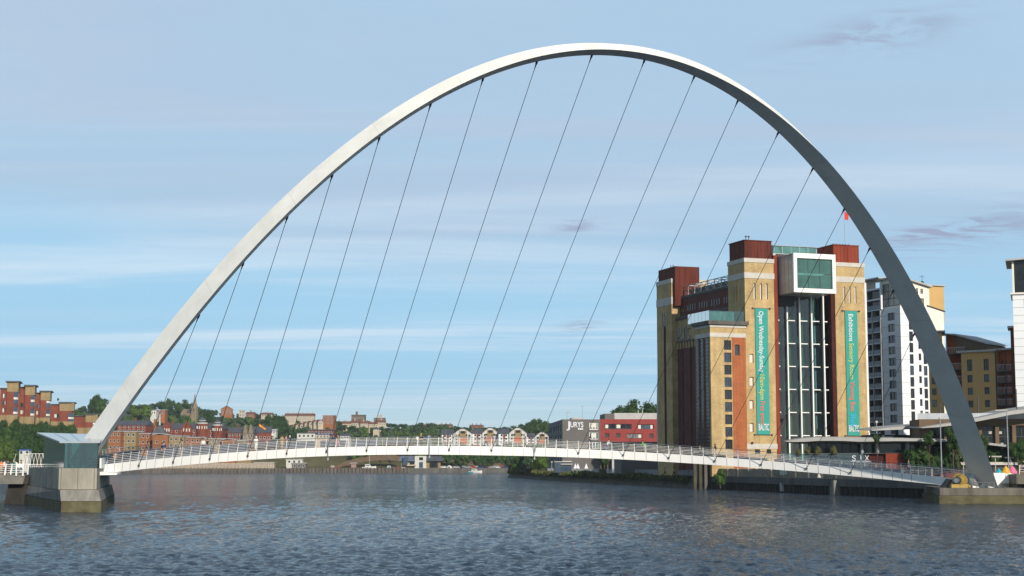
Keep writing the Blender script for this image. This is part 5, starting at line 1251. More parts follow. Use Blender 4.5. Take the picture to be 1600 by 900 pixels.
# pyramid roof lodge with white spirelet
c_=P(249,682,880); t=thing('spired_lodge','dark pyramid roofed lodge with a slim white spirelet and brick chimney','building',(c_.x,c_.y,0)); 
zb_=P(249,684,880).z; z1_=P(249,664,880).z; z2_=P(249,640,880).z
m=MB(); m.box(-5,5,-4,4,zb_-8,zb_); m.build('wall',M['brick_old_red'],t); m=MB(); m.prism([(-5.6,-4.6,zb_),(5.6,-4.6,zb_),(5.6,4.6,zb_),(-5.6,4.6,zb_)],[(-.5,-.5,z1_),(.5,-.5,z1_),(.5,.5,z1_),(-.5,.5,z1_)]); r_=m.build('roof',M['slate'],t)
m=MB(); m.tube((0,0,z1_-.5),(0,0,z2_),.55,8,.12); m.build('spirelet',M['render_white'],r_); m=MB(); m.box(-3.2,-1.8,-1,1,zb_,P(244,655,880).z); m.build('chimney',M['brick_orange'],t)
# church
c_=P(304,650,1150); t=thing('church','pale stone church with a tall spire among trees on the hill','church',(c_.x,c_.y,0),R(-12)); S=1150/F
zb_=P(304,652,1150).z; zt_=P(304,614.5,1150).z; zs_=P(304,637,1150).z
m=MB(); m.box(-1.9,1.9,-1.9,1.9,zb_-12,zs_); tw=m.build('tower',M['stone_church'],t); m=MB(); m.sweep([[(r_*math.cos(2*PI*(k+.5)/8),r_*math.sin(2*PI*(k+.5)/8),z) for k in range(8)] for r_,z in ((1.9,zs_),(.9,(zs_+zt_)/2),(.08,zt_))])
for sx_ in (-1.6,1.6):
    for sy_ in (-1.6,1.6): m.tube((sx_,sy_,zs_-.5),(sx_,sy_,zs_+2.8),.4,4,.05)
m.build('spire',M['stone_church'],tw)
m=MB(); m.box(-.4,.4,-1.98,-1.92,zs_-3.2,zs_-.8); m.build('belfry_opening',M['frame_dark'],tw)
W_=18*S; zn=P(290,639,1150).z; ze_=P(290,645,1150).z; m=MB(); m.box(-2-W_,-2,-1,8,zb_-12,ze_); m.prism([(-2-W_,-1,ze_),(-2-W_*.45,-1,ze_),(-2-W_*.72,-1,zn)],[(-2-W_,8,ze_),(-2-W_*.45,8,ze_),(-2-W_*.72,8,zn)]); m.build('nave',M['stone_church'],t)
m=MB(); m.sweep([[(-2-W_*.5,-1.3,ze_-.1),(-2-W_*.5,3.5,zn),(-2-W_*.5,8.3,ze_-.1)],[(-2,-1.3,ze_-.1),(-2,3.5,zn),(-2,8.3,ze_-.1)]]); m.build('nave_roof',M['slate'],t)
for k in range(3): m=MB(); x=-2-W_*.8+k*.9; m.box(x,x+.5,-1.06,-1.01,ze_-3,ze_-1); m.build('lancet_window',M['frame_dark'],t)
# scattered houses and terraces
house('pair of dark slate roofed cottages left of the turreted grey house',355,379,667.5,690,905,'brick_old_red','slate',-6,10,4,2,'gable')
th_,tf_,TW,tzb,tze,tzt=house('turreted pale stone villa with two steep gables behind the deck',379,396,669,692,900,'stone_church','slate',-3,9,3,2,'gable',name='stone_villa',chim=0)
for k in (0.22,.72):
    m=MB(); x=TW*k; m.prism([(x-1.4,-.4,tze),(x+1.4,-.4,tze),(x+1.4,3,tze),(x-1.4,3,tze)],[(x-.1,-.4,tzt+2),(x+.1,-.4,tzt+2),(x+.1,3,tzt+2),(x-.1,3,tzt+2)]); m.build('steep_gable',M['stone_church'],th_)
house('dark barn like building with a steep slate roof right of the stone villa',396,424,666,692,915,'brick_old_red','slate',10,14,4,1,'gable',name='barn_building',cat='building')
house('small white house half hidden in trees behind the orange flag',420,431,670,678,980,'render_white','roof_grey',0,7,2,1,'gable',chim=0)
house('brown brick gabled house on the skyline between trees',345,363,634,648,1400,'brick_orange','roof_red',8,12,3,2,'front',chim=0)
house('pale tower like house on the skyline with a flat roof',373,382,640.5,656,1380,'render_cream','roof_grey',8,8,2,3,'flat')
house('low red roofed house right of the pale flat roofed one on the skyline',384,397,643.5,652,1390,'brick_orange','roof_red',0,9,3,1,'gable')
house('pale red roofed house beside the long terrace on the skyline',408,425,644.5,652,1400,'render_cream','roof_red',0,9,4,1,'gable')
house('white house with chimney high among the trees above the lodge',235,244,640.5,649,1050,'render_white','roof_grey',0,8,2,1,'flat')
house('pink brick flat roofed house high among trees left of the church',244,258,640,650,1060,'brick_orange','roof_grey',0,8,3,1,'flat')
house('long pale and brick three storey terrace below the skyline',445,491,645.5,661,1250,'render_cream','roof_red',4,12,12,3,'gable',chim=6,name='terrace_building',cat='building',roofh=2.0)
house('short square brick block right of the long terrace',504,521,648.5,663,1250,'brick_orange','roof_grey',-6,10,4,3,'flat',name='brick_block',cat='building')
for i,(a,y) in enumerate(((455,664),(462,662.5),(469,661),(476,659.5),(483,658),(490,657),(497,656))):
    house('small pitched roof house number in the stepped row below the long terrace'.replace('number ',('leftmost ','second ','third ','middle ','fifth ','sixth ','rightmost ')[i]),a,a+8,y,y+8,1180-i*3,'render_cream','roof_red',25,9,2,1,'front',group='stepped row of small red roofed houses',chim=0)
house('low white workshop with blue band and dark openings behind the deck',464,492,676,685.5,900,'render_white','slate',0,12,4,1,'flat',name='workshop_building',cat='building')
house('cream workshop right of the white one with three small windows',493,515,678,686,905,'render_cream','boat_blue',0,12,4,1,'flat',name='workshop_building',cat='building')
house('long dark flat roofed warehouse above the white workshops',480,522,671,680,935,'brick_purple','slate',0,14,8,1,'flat',name='warehouse_building',cat='building')
house('small white gabled office at the right end of the workshops',531,546,677,687,900,'render_white','slate',0,10,3,1,'gable',chim=0)
for i,(a,b,y,y2,D) in enumerate(((535,548,658,668,1350),(549,562,657,667,1360),(563,575,658,667,1340),(576,590,659,668,1350),(590,603,656,666,1380))):
    house(('leftmost','second','middle','fourth','rightmost')[i]+' of the pale red roofed hillside houses below the hilltop hall',a,b,y,y2,D,'render_cream','roof_red',12,10,4,1,'gable',group='pale hillside houses below the hilltop hall')
# hilltop hall with tower
hh,hf,HW,hzb,hze,hzt=house('dark stone hilltop hall with a square tower on the skyline',549,570,648,657,1500,'stone_brown','slate',0,12,6,1,'flat',name='hilltop_hall',cat='building')
m=MB(); m.box(hf.x(555.5,650),hf.x(558.5,650),1,4,hze,hf.z(557,643)); m.build('tower',M['stone_brown'],hh)
hw_,wf_,WW,wzb,wze,wzt=house('small skyline house with a raised box beside the hilltop hall',584,601,652.5,660,1480,'stone_brown','roof_grey',0,10,4,1,'flat',name='hilltop_house')
m=MB(); m.box(wf_.x(591,650),wf_.x(596,650),1,4,wze,wf_.z(593,648)); m.build('roof_box',M['render_cream'],hw_)
for i,(a,b,y) in enumerate(((664,684,662.5),(688,708,662.5),(736,756,663.5))):
    house(('left','middle','right')[i]+' of three low brown roofed terraces on the distant skyline',a,b,y,y+8,1650,'brick_orange','roof_red',10,12,6,1,'gable',group='brown roofed terraces on the skyline',chim=3)
house('lone small cream house in the woods below the hilltop hall',583,592,668.5,673,1100,'render_cream','slate',0,8,2,1,'gable',chim=0)
# white gabled riverside flats right of centre
def gflat(label,x0,x1,yt,D):
    c_=P(x0,697,D); fr=Fr((c_.x,c_.y),0,0); t=frthing('gabled_flats',label,'building',fr,'white gabled riverside flats'); W=fr.x(x1,697); zb=fr.z(x0,700); zt=fr.z(x0,yt); H=zt-zb
    a=W*.38; zs=zt-H*.27
    low=zt-H*.28
    m_=shell(t,'grey_wing',M['clad_white'],0,a,1.5,12,zb-8,low,front=grid(.4,a-.4,2,1.1,zb,low,4,1.2),dep=.15,cols=1)
    m=MB(); m.sweep([[(-.3,1,low-.1),(-.3,6.5,zt-H*.03),(-.3,12,low-.1)],[(a,1,low-.1),(a,6.5,zt-H*.03),(a,12,low-.1)]]); m.build('wing_roof',M['slate'],t)
    m=MB(); m.box(a*.42,a*.62,1.4,1.48,zb,low-.3); m.build('red_panel',M['brick_old_red'],t)
    gw_=grid(a+.6,a+(W-a)*.26,1,1.1,zb,zs,4,1.3)+grid(W-(W-a)*.26,W-.6,1,1.1,zb,zs,4,1.3)
    shell(t,'gable_wall',M['render_white'],a,W,0,12,zb-8,zs,front=gw_,dep=.15,cols=1)
    cx=(a+W)/2; m=MB(); pr=[(a,zs),(a+(W-a)*.2,zs+(zt-zs)*.55),(cx-.8,zt),(cx+.8,zt),(W-(W-a)*.2,zs+(zt-zs)*.55),(W,zs)]
    m.prism([(x,0,z) for x,z in pr],[(x,12,z) for x,z in pr]); m.build('gable_top',M['render_white'],t)
    m=MB(); q=[(x,-.25,z+.05) for x,z in pr]; m.sweep([[(x,-.3,z+.02),(x,-.3,z+.4),(x,12.1,z+.4),(x,12.1,z+.02)] for x,z in pr]); m.build('gable_roof',M['slate'],t)
    m=MB(); m.box(a+(W-a)*.3,W-(W-a)*.3,-.12,-.02,zs-H*.18,zs+(zt-zs)*.6); cr=m.build('ochre_panel',M['brick_buff'],t)
    m=MB(); m.box(a+(W-a)*.27,W-(W-a)*.27,-.14,-.02,zb+H*.2,zs-H*.2); m.build('orange_panel',M['render_orange'],t)
    m=MB(); m.box(cx-1.2,cx+1.2,-.2,-.13,zs+(zt-zs)*.1,zs+(zt-zs)*.55); m.build('attic_window',M['glass_dark'],cr)
    for s_ in (-1,1): m=MB(); m.box(cx+s_*2.2-.4,cx+s_*2.2+.4,-.2,-.13,zs-H*.12,zs-H*.02); m.build('window',M['glass_dark'],cr)
gflat('leftmost white gabled block of riverside flats',690,738,670,900)
gflat('second white gabled block of riverside flats, with two deck walkers in front',738,779,668.5,905)
gflat('third white gabled block of riverside flats, right of the pair of walkers',779,823,668.5,900)
gflat('rightmost and lowest white gabled block beside the grey hotel wing',823,858,675.5,910)
# marina building and the yard under the deck
c_=P(620,735,853); BF=Fr((c_.x,c_.y),0,0); mb_=frthing('marina_building','river clubhouse with blue grey roofs and a white centre seen below the deck','building',BF)
bx_=BF.x; bz_=BF.z
def part_box(nm,a,b,y0,y1,d0,d1,mt,par=None): m=MB(); m.box(bx_(a,725),bx_(b,725),d0,d1,bz_(a,y1),bz_(a,y0)); return m.build(nm,M[mt],par or mb_)
part_box('left_wing',627,648,720,731.5,1,8,'render_cream'); part_box('right_wing',666,688,719,731.5,1,8,'brick_buff'); part_box('centre_block',648,666,712.5,731.5,-.5,8,'render_white')
for a,b in ((623,649),(665.5,693)):
    m=MB(); x0_,x1_=bx_(a,725),bx_(b,725); z0_=bz_(a,720.5); z1_=bz_(a,712.5); m.prism([(x0_,-.8,z0_),(x1_,-.8,z0_),(x1_,9,z0_),(x0_,9,z0_)],[(x0_+.6,4,z1_),(x1_-1.2,4,z1_),(x1_-1.2,4.4,z1_),(x0_+.6,4.4,z1_)]); m.build('roof',M['slate'] if a>650 else mat('roof_blue_grey',(.12,.15,.20),.6),mb_)
part_box('door',655,661,722,731,-.6,-.52,'glass_blue'); part_box('window',655,661,714.5,719,-.6,-.52,'glass_dark'); part_box('glazed_bay',630,637,714,727,-1.2,.9,'glass_blue'); part_box('dark_opening',671,684,721.5,731,.9,.98,'glass_dark'); part_box('dark_opening',640,648,722,727,.9,.98,'glass_dark'); part_box('balcony',636,650,726,728,-1.4,.9,'render_cream')
for k,(a,y0,y1,b,mt,lb) in enumerate(((447,717,724,472,'boat_white','white site cabin on the far quay below the deck'),(456,723,731,478,'clad_grey','dark grey shed in front of the white site cabin'),(548,723,731,557,'brick_old_red','small brick hut by the masted yacht'),(395,722,731,428,'render_cream','pale riverside flats with dark windows under the deck'),(366,723,733,392,'brick_buff','pale low row of flats at the left under the deck'))):
    house(lb,a,b,y0,y1+1,856-k*.3,mt if mt!='boat_white' else 'render_white','roof_grey',0,5,3 if k<3 else 7,1 if k<3 else 2,'flat',name='quay_building',cat='building',chim=0)
# curved retaining walls behind the yard
def rwall(pts,D,label,mt='stone_brown'):
    m=MB(); rg=[]
    for px_,y0,y1 in pts:
        a=P(px_,y1,D); b=P(px_,y0,D); rg.append([(a.x,D,a.z-.5),(b.x,D,b.z),(b.x,D+1.2,b.z),(a.x,D+1.2,a.z-.5)])
    m.sweep(rg); tag(m.build('retaining_wall',M[mt]),label,'wall')
rwall([(520,731,733),(540,721,726),(560,715,721),(590,711.5,718),(615,711,718),(626,713,719)],866,'curved stone retaining wall behind the yachts, rising under the deck')
rwall([(692,716,722),(720,719,725),(750,721,727),(775,722.5,728),(800,725,730)],866,'long pale retaining wall above the row of parked cars')
m=MB(); rg=[]
for i in range(30):
    px_=395+i*14; a=P(px_,731,868); b=P(px_,700+4*math.sin(i*.9),905); rg.append([(a.x,868,2.3),(a.x,876,4.2+1.2*noise.noise(Vector((i*.4,0,0)))),(b.x,893,b.z-2)])
m.sweep(rg,close=False,caps=False); tag(m.build('grassy_slope',M['embankment_grass'],smooth=True),kind='structure')
# mooring piles in front of the far wall
pm=MB(); pm.tube((0,0,-1),(0,0,3.1),.17,6,.15); pile0=None
for i in range(74):
    px_=222+i*5.7; Y=pl(0,[(0,0)]) if False else 0
    a=P(px_,738,845); 
    Ysh=pl(a.x,far_edge)-1.0; xx=(px_-800)/F*Ysh
    if pile0 is None: pile0=pm.build('mooring_pile',M['timber_brown']); o=pile0
    else: o=pile0.copy(); col.objects.link(o)
    o.location=(xx,Ysh,random.uniform(-.3,.4)); tag(o,'dark timber mooring pile standing along the far river wall','pile','timber piles along the far river wall')
# boats
def boat(px_,y,D,L,label,hull='boat_white',rot=0,cabin=True,mast=0,name='motor_boat'):
    a=P(px_,y,D); t=thing(name,label,'boat',(a.x,D,0.0 if D<851 else 2.3),R(rot)); m=MB(); rings=[]
    for k in range(9):
        q=k/8; w_=L*.16*math.sin(PI*min(1,(1-q)*1.25+.0)**.7*.5+.0) if q>.2 else L*.15; w_=max(.03,w_); h=L*.12*(1+.5*q*q)
        x=-L/2+L*q; rings.append([(x,-w_*.55,-.2),(x,-w_,h),(x,w_,h),(x,w_*.55,-.2)])
    m.sweep(rings); m.build('hull',M[hull],t)
    if cabin:
        m=MB(); m.prism([(-L*.3,-L*.11,L*.12),(L*.15,-L*.11,L*.13),(L*.15,L*.11,L*.13),(-L*.3,L*.11,L*.12)],[(-L*.26,-L*.09,L*.3),(L*.03,-L*.09,L*.3),(L*.03,L*.09,L*.3),(-L*.26,L*.09,L*.3)]); cb=m.build('cabin',M['boat_white'],t)
        m=MB(); m.box(-L*.24,L*.04,-L*.112,-L*.1,L*.19,L*.25); m.build('cabin_window',M['glass_dark'],cb)
    if mast: m=MB(); m.tube((0,0,L*.1),(0,0,mast),.09,5); m.tube((0,0,L*.25),(-L*.38,0,L*.27),.07,5); m.build('mast',M['trim_stone'],t)
    return t
boat(673,735,846,4.6,'small white motor boat moored left of centre under the deck',rot=15)
boat(743,735,846,7.2,'larger white motor boat with blue canopy moored near the cars',rot=-10)
boat(653,736,847,3.2,'small low blue boat beside the clubhouse','boat_blue',cabin=False)
boat(734,737,843,3.4,'teal dinghy tied left of the larger white motor boat','teal_plastic',cabin=False)
boat(577,728,857,7.5,'white yacht with a tall mast on the far quay','boat_white',0,True,11,'yacht')
boat(609,728,857,4.8,'teal and white boat ashore right of the masted yacht','teal_plastic',10)
boat(618,730,855,5,'red hulled boat ashore left of the clubhouse','brick_old_red',0,False)
boat(521,728,857,5,'red hulled boat ashore at the left of the yard','brick_old_red',-8)
# parked cars
def car_proto(mt):
    t=thing('parked_car','x','car'); m=MB(); prof=[(-2.1,.35),(-2.1,.85),(-1.5,.95),(-1.0,1.42),(.5,1.42),(1.15,.95),(2.0,.8),(2.1,.4)]
    m.sweep([[(x,-.85,z) for x,z in prof],[(x,.85,z) for x,z in prof]]); m.build('body',M[mt],t)
    m=MB(); m.box(-1.05,.55,-.87,.87,1.0,1.33); m.build('side_window',M['glass_dark'],t)
    for x in (-1.3,1.3):
        for y in (-.8,.8): m=MB(); m.tube((x,y-.1,.33),(x,y+.1,.33),.33,10); m.build('wheel',M['frame_dark'],t)
    return t
def copy_tree(o,parent=None):
    c=o.copy(); col.objects.link(c); c.parent=parent
    for ch in [x for x in bpy.data.objects if x.parent==o]: copy_tree(ch,c)
    return c
cols=[('boat_white','white'),('cloth_red','red'),('cloth_navy','navy'),('steel_grey','silver'),('cloth_black','black')]
prot={}
order=['first','second','third','fourth','fifth','sixth','seventh','eighth','ninth','tenth','eleventh','twelfth','thirteenth','fourteenth','fifteenth','sixteenth']
for i in range(16):
    mt,cn_=cols[[0,2,1,3,4,0,3,1,0,2,4,1,3,0,1,2][i]]; px_=694+i*6.3
    if mt not in prot: t=car_proto(mt); prot[mt]=t
    else: t=copy_tree(prot[mt])
    Y=857; t.location=((px_-800)/F*Y,Y+ (i%3)*.6,2.3); t.rotation_euler=(0,0,R(random.uniform(-12,12)+(180 if i%2 else 0)))
    tag(t,f'{cn_} parked car, {order[i]} from the left in the row behind the moored boats','car','cars parked on the far quay')
c_=P(702,731,855); t=thing('dome_tent','white domed shelter on the quay right of the clubhouse','tent',(c_.x,855,2.3)); m=MB(); m.sweep([[(r_*math.cos(2*PI*k/12),r_*math.sin(2*PI*k/12),z) for k in range(12)] for r_,z in ((1.5,0),(1.4,.7),(1.0,1.3),(.4,1.65),(.05,1.7))]); m.build('shell',M['boat_white'],t); m=MB(); m.box(-.4,.4,-1.52,-1.35,0,1.0); m.build('door',M['frame_dark'],t)
# orange flag on the far quay
c_=P(404,700,860); t=thing('flagpole','orange banner flag hanging from a dark pole behind the left part of the deck','flag',(c_.x,860,2.3)); z1_=P(404,662,860).z-2.3
m=MB(); m.tube((0,0,0),(0,0,z1_),.14,6); m.build('pole',M['steel_dark'],t)
m=MB(); m.sweep([[(.1+q*3.6,.3*math.sin(q*6),z1_-.1-q*2.6),(.1+q*3.6,.3*math.sin(q*6),z1_-1.3-q*2.2)] for q in [k/7 for k in range(8)]],close=False,caps=False); m.build('flag_cloth',M['flag_orange'],t)
# white kiosk, lattice fence on the left bank
c_=P(30,714,487); KF2=Fr((c_.x,487),0,0); t=frthing('ticket_kiosk','white riverside kiosk with blue roof and dark windows behind the walkway','kiosk',KF2); W=KF2.x(45,714)
shell(t,'wall',M['render_white'],0,W,0,2.5,2.3,KF2.z(37,704),front=[(.2,.9,KF2.z(37,709),KF2.z(37,705)),(W-.9,W-.2,KF2.z(37,709),KF2.z(37,705))],dep=.1,cols=1,frame=M['boat_blue']); m=MB(); m.box(-.15,W+.15,-.15,2.6,KF2.z(37,704),KF2.z(37,702)); m.build('roof',M['boat_blue'],t)
lf=thing('lattice_fence','white cross braced fence along the left bank beside the kiosk','fence',(-150,486,2.3)); zf_=P(20,709,486).z-2.3
m=MB()
for x0_,x1_ in ((-9.5,-3.4),(-.1,9)):
    x=x0_
    while x<x1_: m.tube((x,0,.2),(x+1.1,0,zf_),.06,4); m.tube((x+1.1,0,.2),(x,0,zf_),.06,4); x+=1.1
    m.box(x0_,x1_,-.05,.05,zf_-.05,zf_+.08)
m.build('lattice',M['white_paint'],lf)
# ------------------------------------------------------------------ trees
def crown_mesh(seed,n=420,lobes=8,leaf=.15,flat=.8):
    rnd=random.Random(seed); m=MB(); L=[(0,0,0,.62)]
    for i in range(lobes):
        a=rnd.uniform(0,2*PI); z=rnd.uniform(-.45,.55); r=rnd.uniform(.3,.62); L.append((r*math.cos(a),r*math.sin(a),z,rnd.uniform(.28,.46)))
    for x,y,z,r in L[:]:
        i0=len(m.v); m.ball((x,y,z),r*.72,7,5)
        for k in range(i0,len(m.v)):
            v=Vector(m.v[k]); d=v-Vector((x,y,z)); m.v[k]=tuple(Vector((x,y,z))+d*(1+.35*noise.noise(v*3+Vector((seed,0,0)))))
    for i in range(n):
        x,y,z,r=L[rnd.randrange(len(L))]; d=Vector((rnd.gauss(0,1),rnd.gauss(0,1),rnd.gauss(.15,1))).normalized()
        p=Vector((x,y,z))+d*r*rnd.uniform(.75,1.12); nn=(d+Vector((rnd.gauss(0,.5),rnd.gauss(0,.5),rnd.gauss(0,.5)))).normalized(); a=nn.cross(Vector((rnd.gauss(0,1),rnd.gauss(0,1),rnd.gauss(0,1)))).normalized(); b=nn.cross(a); s=leaf*rnd.uniform(.5,1.2)
        m.face([p+a*s,p+b*s*.8,p-a*s*.9,p-b*s*.75])
    for k,v in enumerate(m.v): m.v[k]=(v[0],v[1],v[2]*flat)
    return m
CR=[]
for k in range(7): 
    c_=crown_mesh(k,360,6+k%4,.13); me=c_.build('crown',M['leaf_b']); CR.append(me.data); bpy.data.objects.remove(me)
CRN=[]
for k in range(3):
    c_=crown_mesh(40+k,2200,11,.065); me=c_.build('crown',M['leaf_a']); CRN.append(me.data); bpy.data.objects.remove(me)
CRV={}
def crown_var(meshes,k,mt):
    key=(meshes[k].name,mt)
    if key not in CRV: me=meshes[k].copy(); me.materials.clear(); me.materials.append(M[mt]); CRV[key]=me
    return CRV[key]
tm=MB(); tm.tube((0,0,0),(0,0,1),.05,6,.03); 
for k in range(4): a=k*1.7; tm.tube((0,0,.5+.1*k),(.22*math.cos(a),.22*math.sin(a),.85+.08*k),.02,4,.01)
to=tm.build('trunk',M['bark']); TRK=to.data; bpy.data.objects.remove(to)
tcount=0
def tree(x,Y,gz,zt,wid,mt,label,group,near=False,name='tree',low=.12):
    global tcount; tcount+=1
    H=max(1.5,zt-gz); t=thing(name,label,'tree' if name!='shrub' else 'shrub',(x,Y,gz),random.uniform(0,6),group)
    ms=CRN if near else CR
    me=crown_var(ms,random.randrange(len(ms)),mt); c=bpy.data.objects.new('crown',me); col.objects.link(c); c.parent=t
    hc=min(H*(1-low),wid*1.08); c.location=(0,0,H-hc*.47); c.scale=(wid/2,wid/2,hc/2/.68)
    tr=bpy.data.objects.new('trunk',TRK); col.objects.link(tr); tr.parent=t; tr.scale=(min(wid,H)*.8,min(wid,H)*.8,H*.8)
    return t
def ptree(px_,ytop,D,wpx,mt,label,group=None,gz=None,**k):
    a=P(px_,ytop,D); g=base_z(a.x,D) if gz is None else gz
    return tree(a.x,D,g,a.z,wpx*D/F,mt,label,group,**k)
# skyline of tree tops on the far hills
SKY=[(60,650),(118,640),(130,634),(150,617),(168,622),(190,630),(215,632),(235,630),(262,626),(292,628),(315,636),(345,642),(372,646),(400,645),(425,644),(450,652),(500,655),(540,657),(565,657),(600,660),(640,662),(660,660),(700,663),(720,667),(760,667),(800,667),(815,662),(840,654),(856,660),(880,670)]
gfar='trees covering the far hillside'
ZN=[(118,205,'left of and behind the arch leg'),(205,270,'around the spired lodge'),(270,345,'around the church'),(345,400,'left of the orange flag'),(400,445,'right of the orange flag'),(445,500,'around the long terrace'),(500,545,'right of the square brick block'),(545,605,'below the hilltop hall'),(605,690,'above the clubhouse'),(690,780,'behind the left white flats'),(780,900,'between the white flats and the hotel')]
def zone(p):
    for a,b,n in ZN:
        if a<=p<b: return n
    return ZN[0][2] if p<118 else ZN[-1][2]
labs={'leaf_a':'mid green rounded tree on the wooded far hillside','leaf_b':'dark green rounded tree on the wooded far hillside','leaf_c':'light yellow green tree on the wooded far hillside'}
random.seed(11)
def row(D,frac,x0,x1,step,wpx,jit,mts):
    rn={0:'skyline',.14:'upper',.30:'upper middle',.46:'lower middle',.66:'low',.80:'lowest'}[frac]; tn={'leaf_a':'mid green','leaf_b':'dark green','leaf_c':'light yellow green'}
    px_=x0
    while px_<x1:
        s=pl(px_,SKY); y=s+(700-s)*frac+random.uniform(-jit,jit); mt=random.choice(mts); y=max(y,s)
        a=P(px_,y,D)
        g=base_z(a.x,D)
        if a.z>g+2.5: ptree(px_,y,D,wpx*random.uniform(.8,1.3),mt,f'{tn[mt]} {rn} hillside tree {zone(px_)}',gfar)
        px_+=step*random.uniform(.75,1.25)
row(1440,0,118,880,13,17,1.5,['leaf_b','leaf_b','leaf_a'])
row(1300,.14,118,870,15,19,3,['leaf_b','leaf_a','leaf_b'])
row(1150,.30,150,860,17,20,3,['leaf_b','leaf_a','leaf_c'])
row(1030,.46,150,860,18,22,3,['leaf_b','leaf_a','leaf_b'])
row(940,.66,400,860,20,24,3,['leaf_b','leaf_a'])
row(878,.80,560,860,16,22,3,['leaf_b','leaf_b','leaf_a'])
for i,px_ in enumerate(range(694,862,12)): ptree(px_,703+3*math.sin(i*2.1),872,20,['leaf_b','leaf_a'][i%3==1],f'{["dark","mid"][i%3==1]} green waterside tree under the deck, number {i+1} from the left'.replace('number ',''),'waterside trees under the deck')
for px_,y,D,wp_,mt,lb in ((150,617,1000,28,'leaf_b','large dark tree on the skyline directly left of the arch leg'),(160,624,990,24,'leaf_a','mid green tree tucked against the left side of the arch leg'),(121,640,960,24,'leaf_a','light domed tree right of the brick apartment blocks'),(213,634,950,26,'leaf_c','yellow green tree just right of the arch leg'),(228,632,940,20,'leaf_c','bright rounded tree between the arch leg and the lodge'),(262,624,1250,26,'leaf_b','dark skyline tree left of the church spire'),(285,626,1260,28,'leaf_b','dark skyline tree immediately left of the church'),(328,640,1100,24,'leaf_b','dark tree immediately right of the church'),(425,647,1000,34,'leaf_b','big dark tree above the white house'),(440,650,1010,30,'leaf_b','big dark tree left of the long terrace'),(839,654,950,30,'leaf_b','tall dark tree left of the hotel'),(826,660,940,24,'leaf_b','dark rounded tree left of the tall dark tree by the hotel'),(852,658,960,22,'leaf_a','tree against the left edge of the hotel'),(466,657,1190,8,'leaf_b','small tree in front of the long terrace'),(91,622,770,4.5,'leaf_b','slim dark tree poking above the brick blocks')):
    ptree(px_,y,D,wp_,mt,lb,near=(wp_>20))
for i,px_ in enumerate(range(700,862,14)): ptree(px_,712+1.5*math.sin(i*1.7),867,24,['leaf_b','leaf_a'][i%4==2],('first','second','third','fourth','fifth','sixth','seventh','eighth','ninth','tenth','eleventh','twelfth')[i]+' low shrub from the left along the far bank under the deck','shrubs along the far bank under the deck',name='shrub',low=0)
# trees behind the hotel
for px_,y,wp_,lb in ((975,633,50,'left crown of the tree group behind the red hotel wing'),(997,627,56,'tallest middle crown behind the red hotel wing'),(1018,629,52,'right crown behind the hotel beside the gallery'),(962,642,32,'lowest left crown behind the hotel plant room')):
    ptree(px_,y,540,wp_,'leaf_b',lb,'trees behind the red hotel wing',gz=GZ,near=True)
# left bank wood
random.seed(5); gl='trees on the left river bank'
for D,y0,x0,x1,st in ((640,659,-30,150,17),(600,664,-30,135,16),(560,671,-30,150,16),(525,682,-30,140,15),(500,695,-30,150,15)):
    px_=x0
    while px_<x1:
        y=y0+max(0,(px_-60))*.06+random.uniform(-4,4); a=P(px_,y,D); mt=random.choice(['leaf_b','leaf_b','leaf_a'])
        e=pl(D,[(300,-120),(470,-150),(560,-160),(750,-200)])
        if a.x<e-4 or True:
            g=lb_z(a.x,D) if a.x<e else 2.3
            if a.x<e: tree(a.x,D,g,a.z,random.uniform(5.0,7.5),mt,('dark' if mt=='leaf_b' else 'mid')+' green bushy tree '+{640:'in the top row',600:'in the second row',560:'in the middle row',525:'in the row above the water',500:'at the water edge'}[D]+' below the '+('first' if px_<27 else 'second' if px_<53 else 'third' if px_<76 else 'fourth' if px_<115 else 'lowest')+' brick block',gl,near=True,low=.05)
        px_+=st*random.uniform(.7,1.2)
ptree(8,690,478,34,'leaf_c','bright green bush at the far left edge behind the walkway',gz=2.3,near=True)
# quay and jetty vegetation
ptree(845,712,455,34,'leaf_c','bright green tree on the jetty under the deck',gz=GZ,near=True,low=.02)
ptree(810,712,545,26,'leaf_b','darker bush at the tip of the jetty',gz=GZ,near=True,low=.02)
for i,px_ in enumerate((905,918,930,944)): ptree(px_,704,485-i*6,24,'leaf_b',('first','second','third','fourth')[i]+' dark tree in the row behind the small white tents','trees behind the small tents',gz=GZ,near=True,low=.1)
ptree(1125,734,286,24,'leaf_a','green bush growing on the black quay wall under the deck',gz=.3,near=True,name='shrub',low=0)
for i,(px_,y,w_) in enumerate(((1247,702,12),(1262,698,13),(1277,697,15),(1302,697,15))): ptree(px_,y,258,w_,'leaf_dry',('leftmost','second','third','rightmost')[i]+' olive tree in front of the glazed restaurant','olive trees by the restaurant',gz=GZ,low=.4,near=True)
for i,(px_,y,w_) in enumerate(((1451,674,22),(1488,669,34),(1496,678,26),(1532,679,32),(1590,686,34),(1370,678,14))): ptree(px_,y,256,w_,'leaf_b',('small bush left of the pavilion bays','green tree left of the arch leg in front of the pavilion','lower green bush against the left of the arch leg','green bush right of the arch leg','green bush at the right edge above the canopy','small bush under the pale canopy')[i],gz=GZ,near=True,low=.02)
# hedges under canopy: greenery seen through
for i in range(9):
    p=1425+i*20; ptree(p,699,259,36,'leaf_b',('first','second','third','fourth','fifth','sixth','seventh','eighth','ninth')[i]+' dark green shrub from the left under the wavy canopy','shrubs under the wavy canopy',gz=GZ+1,near=False,name='shrub',low=0)
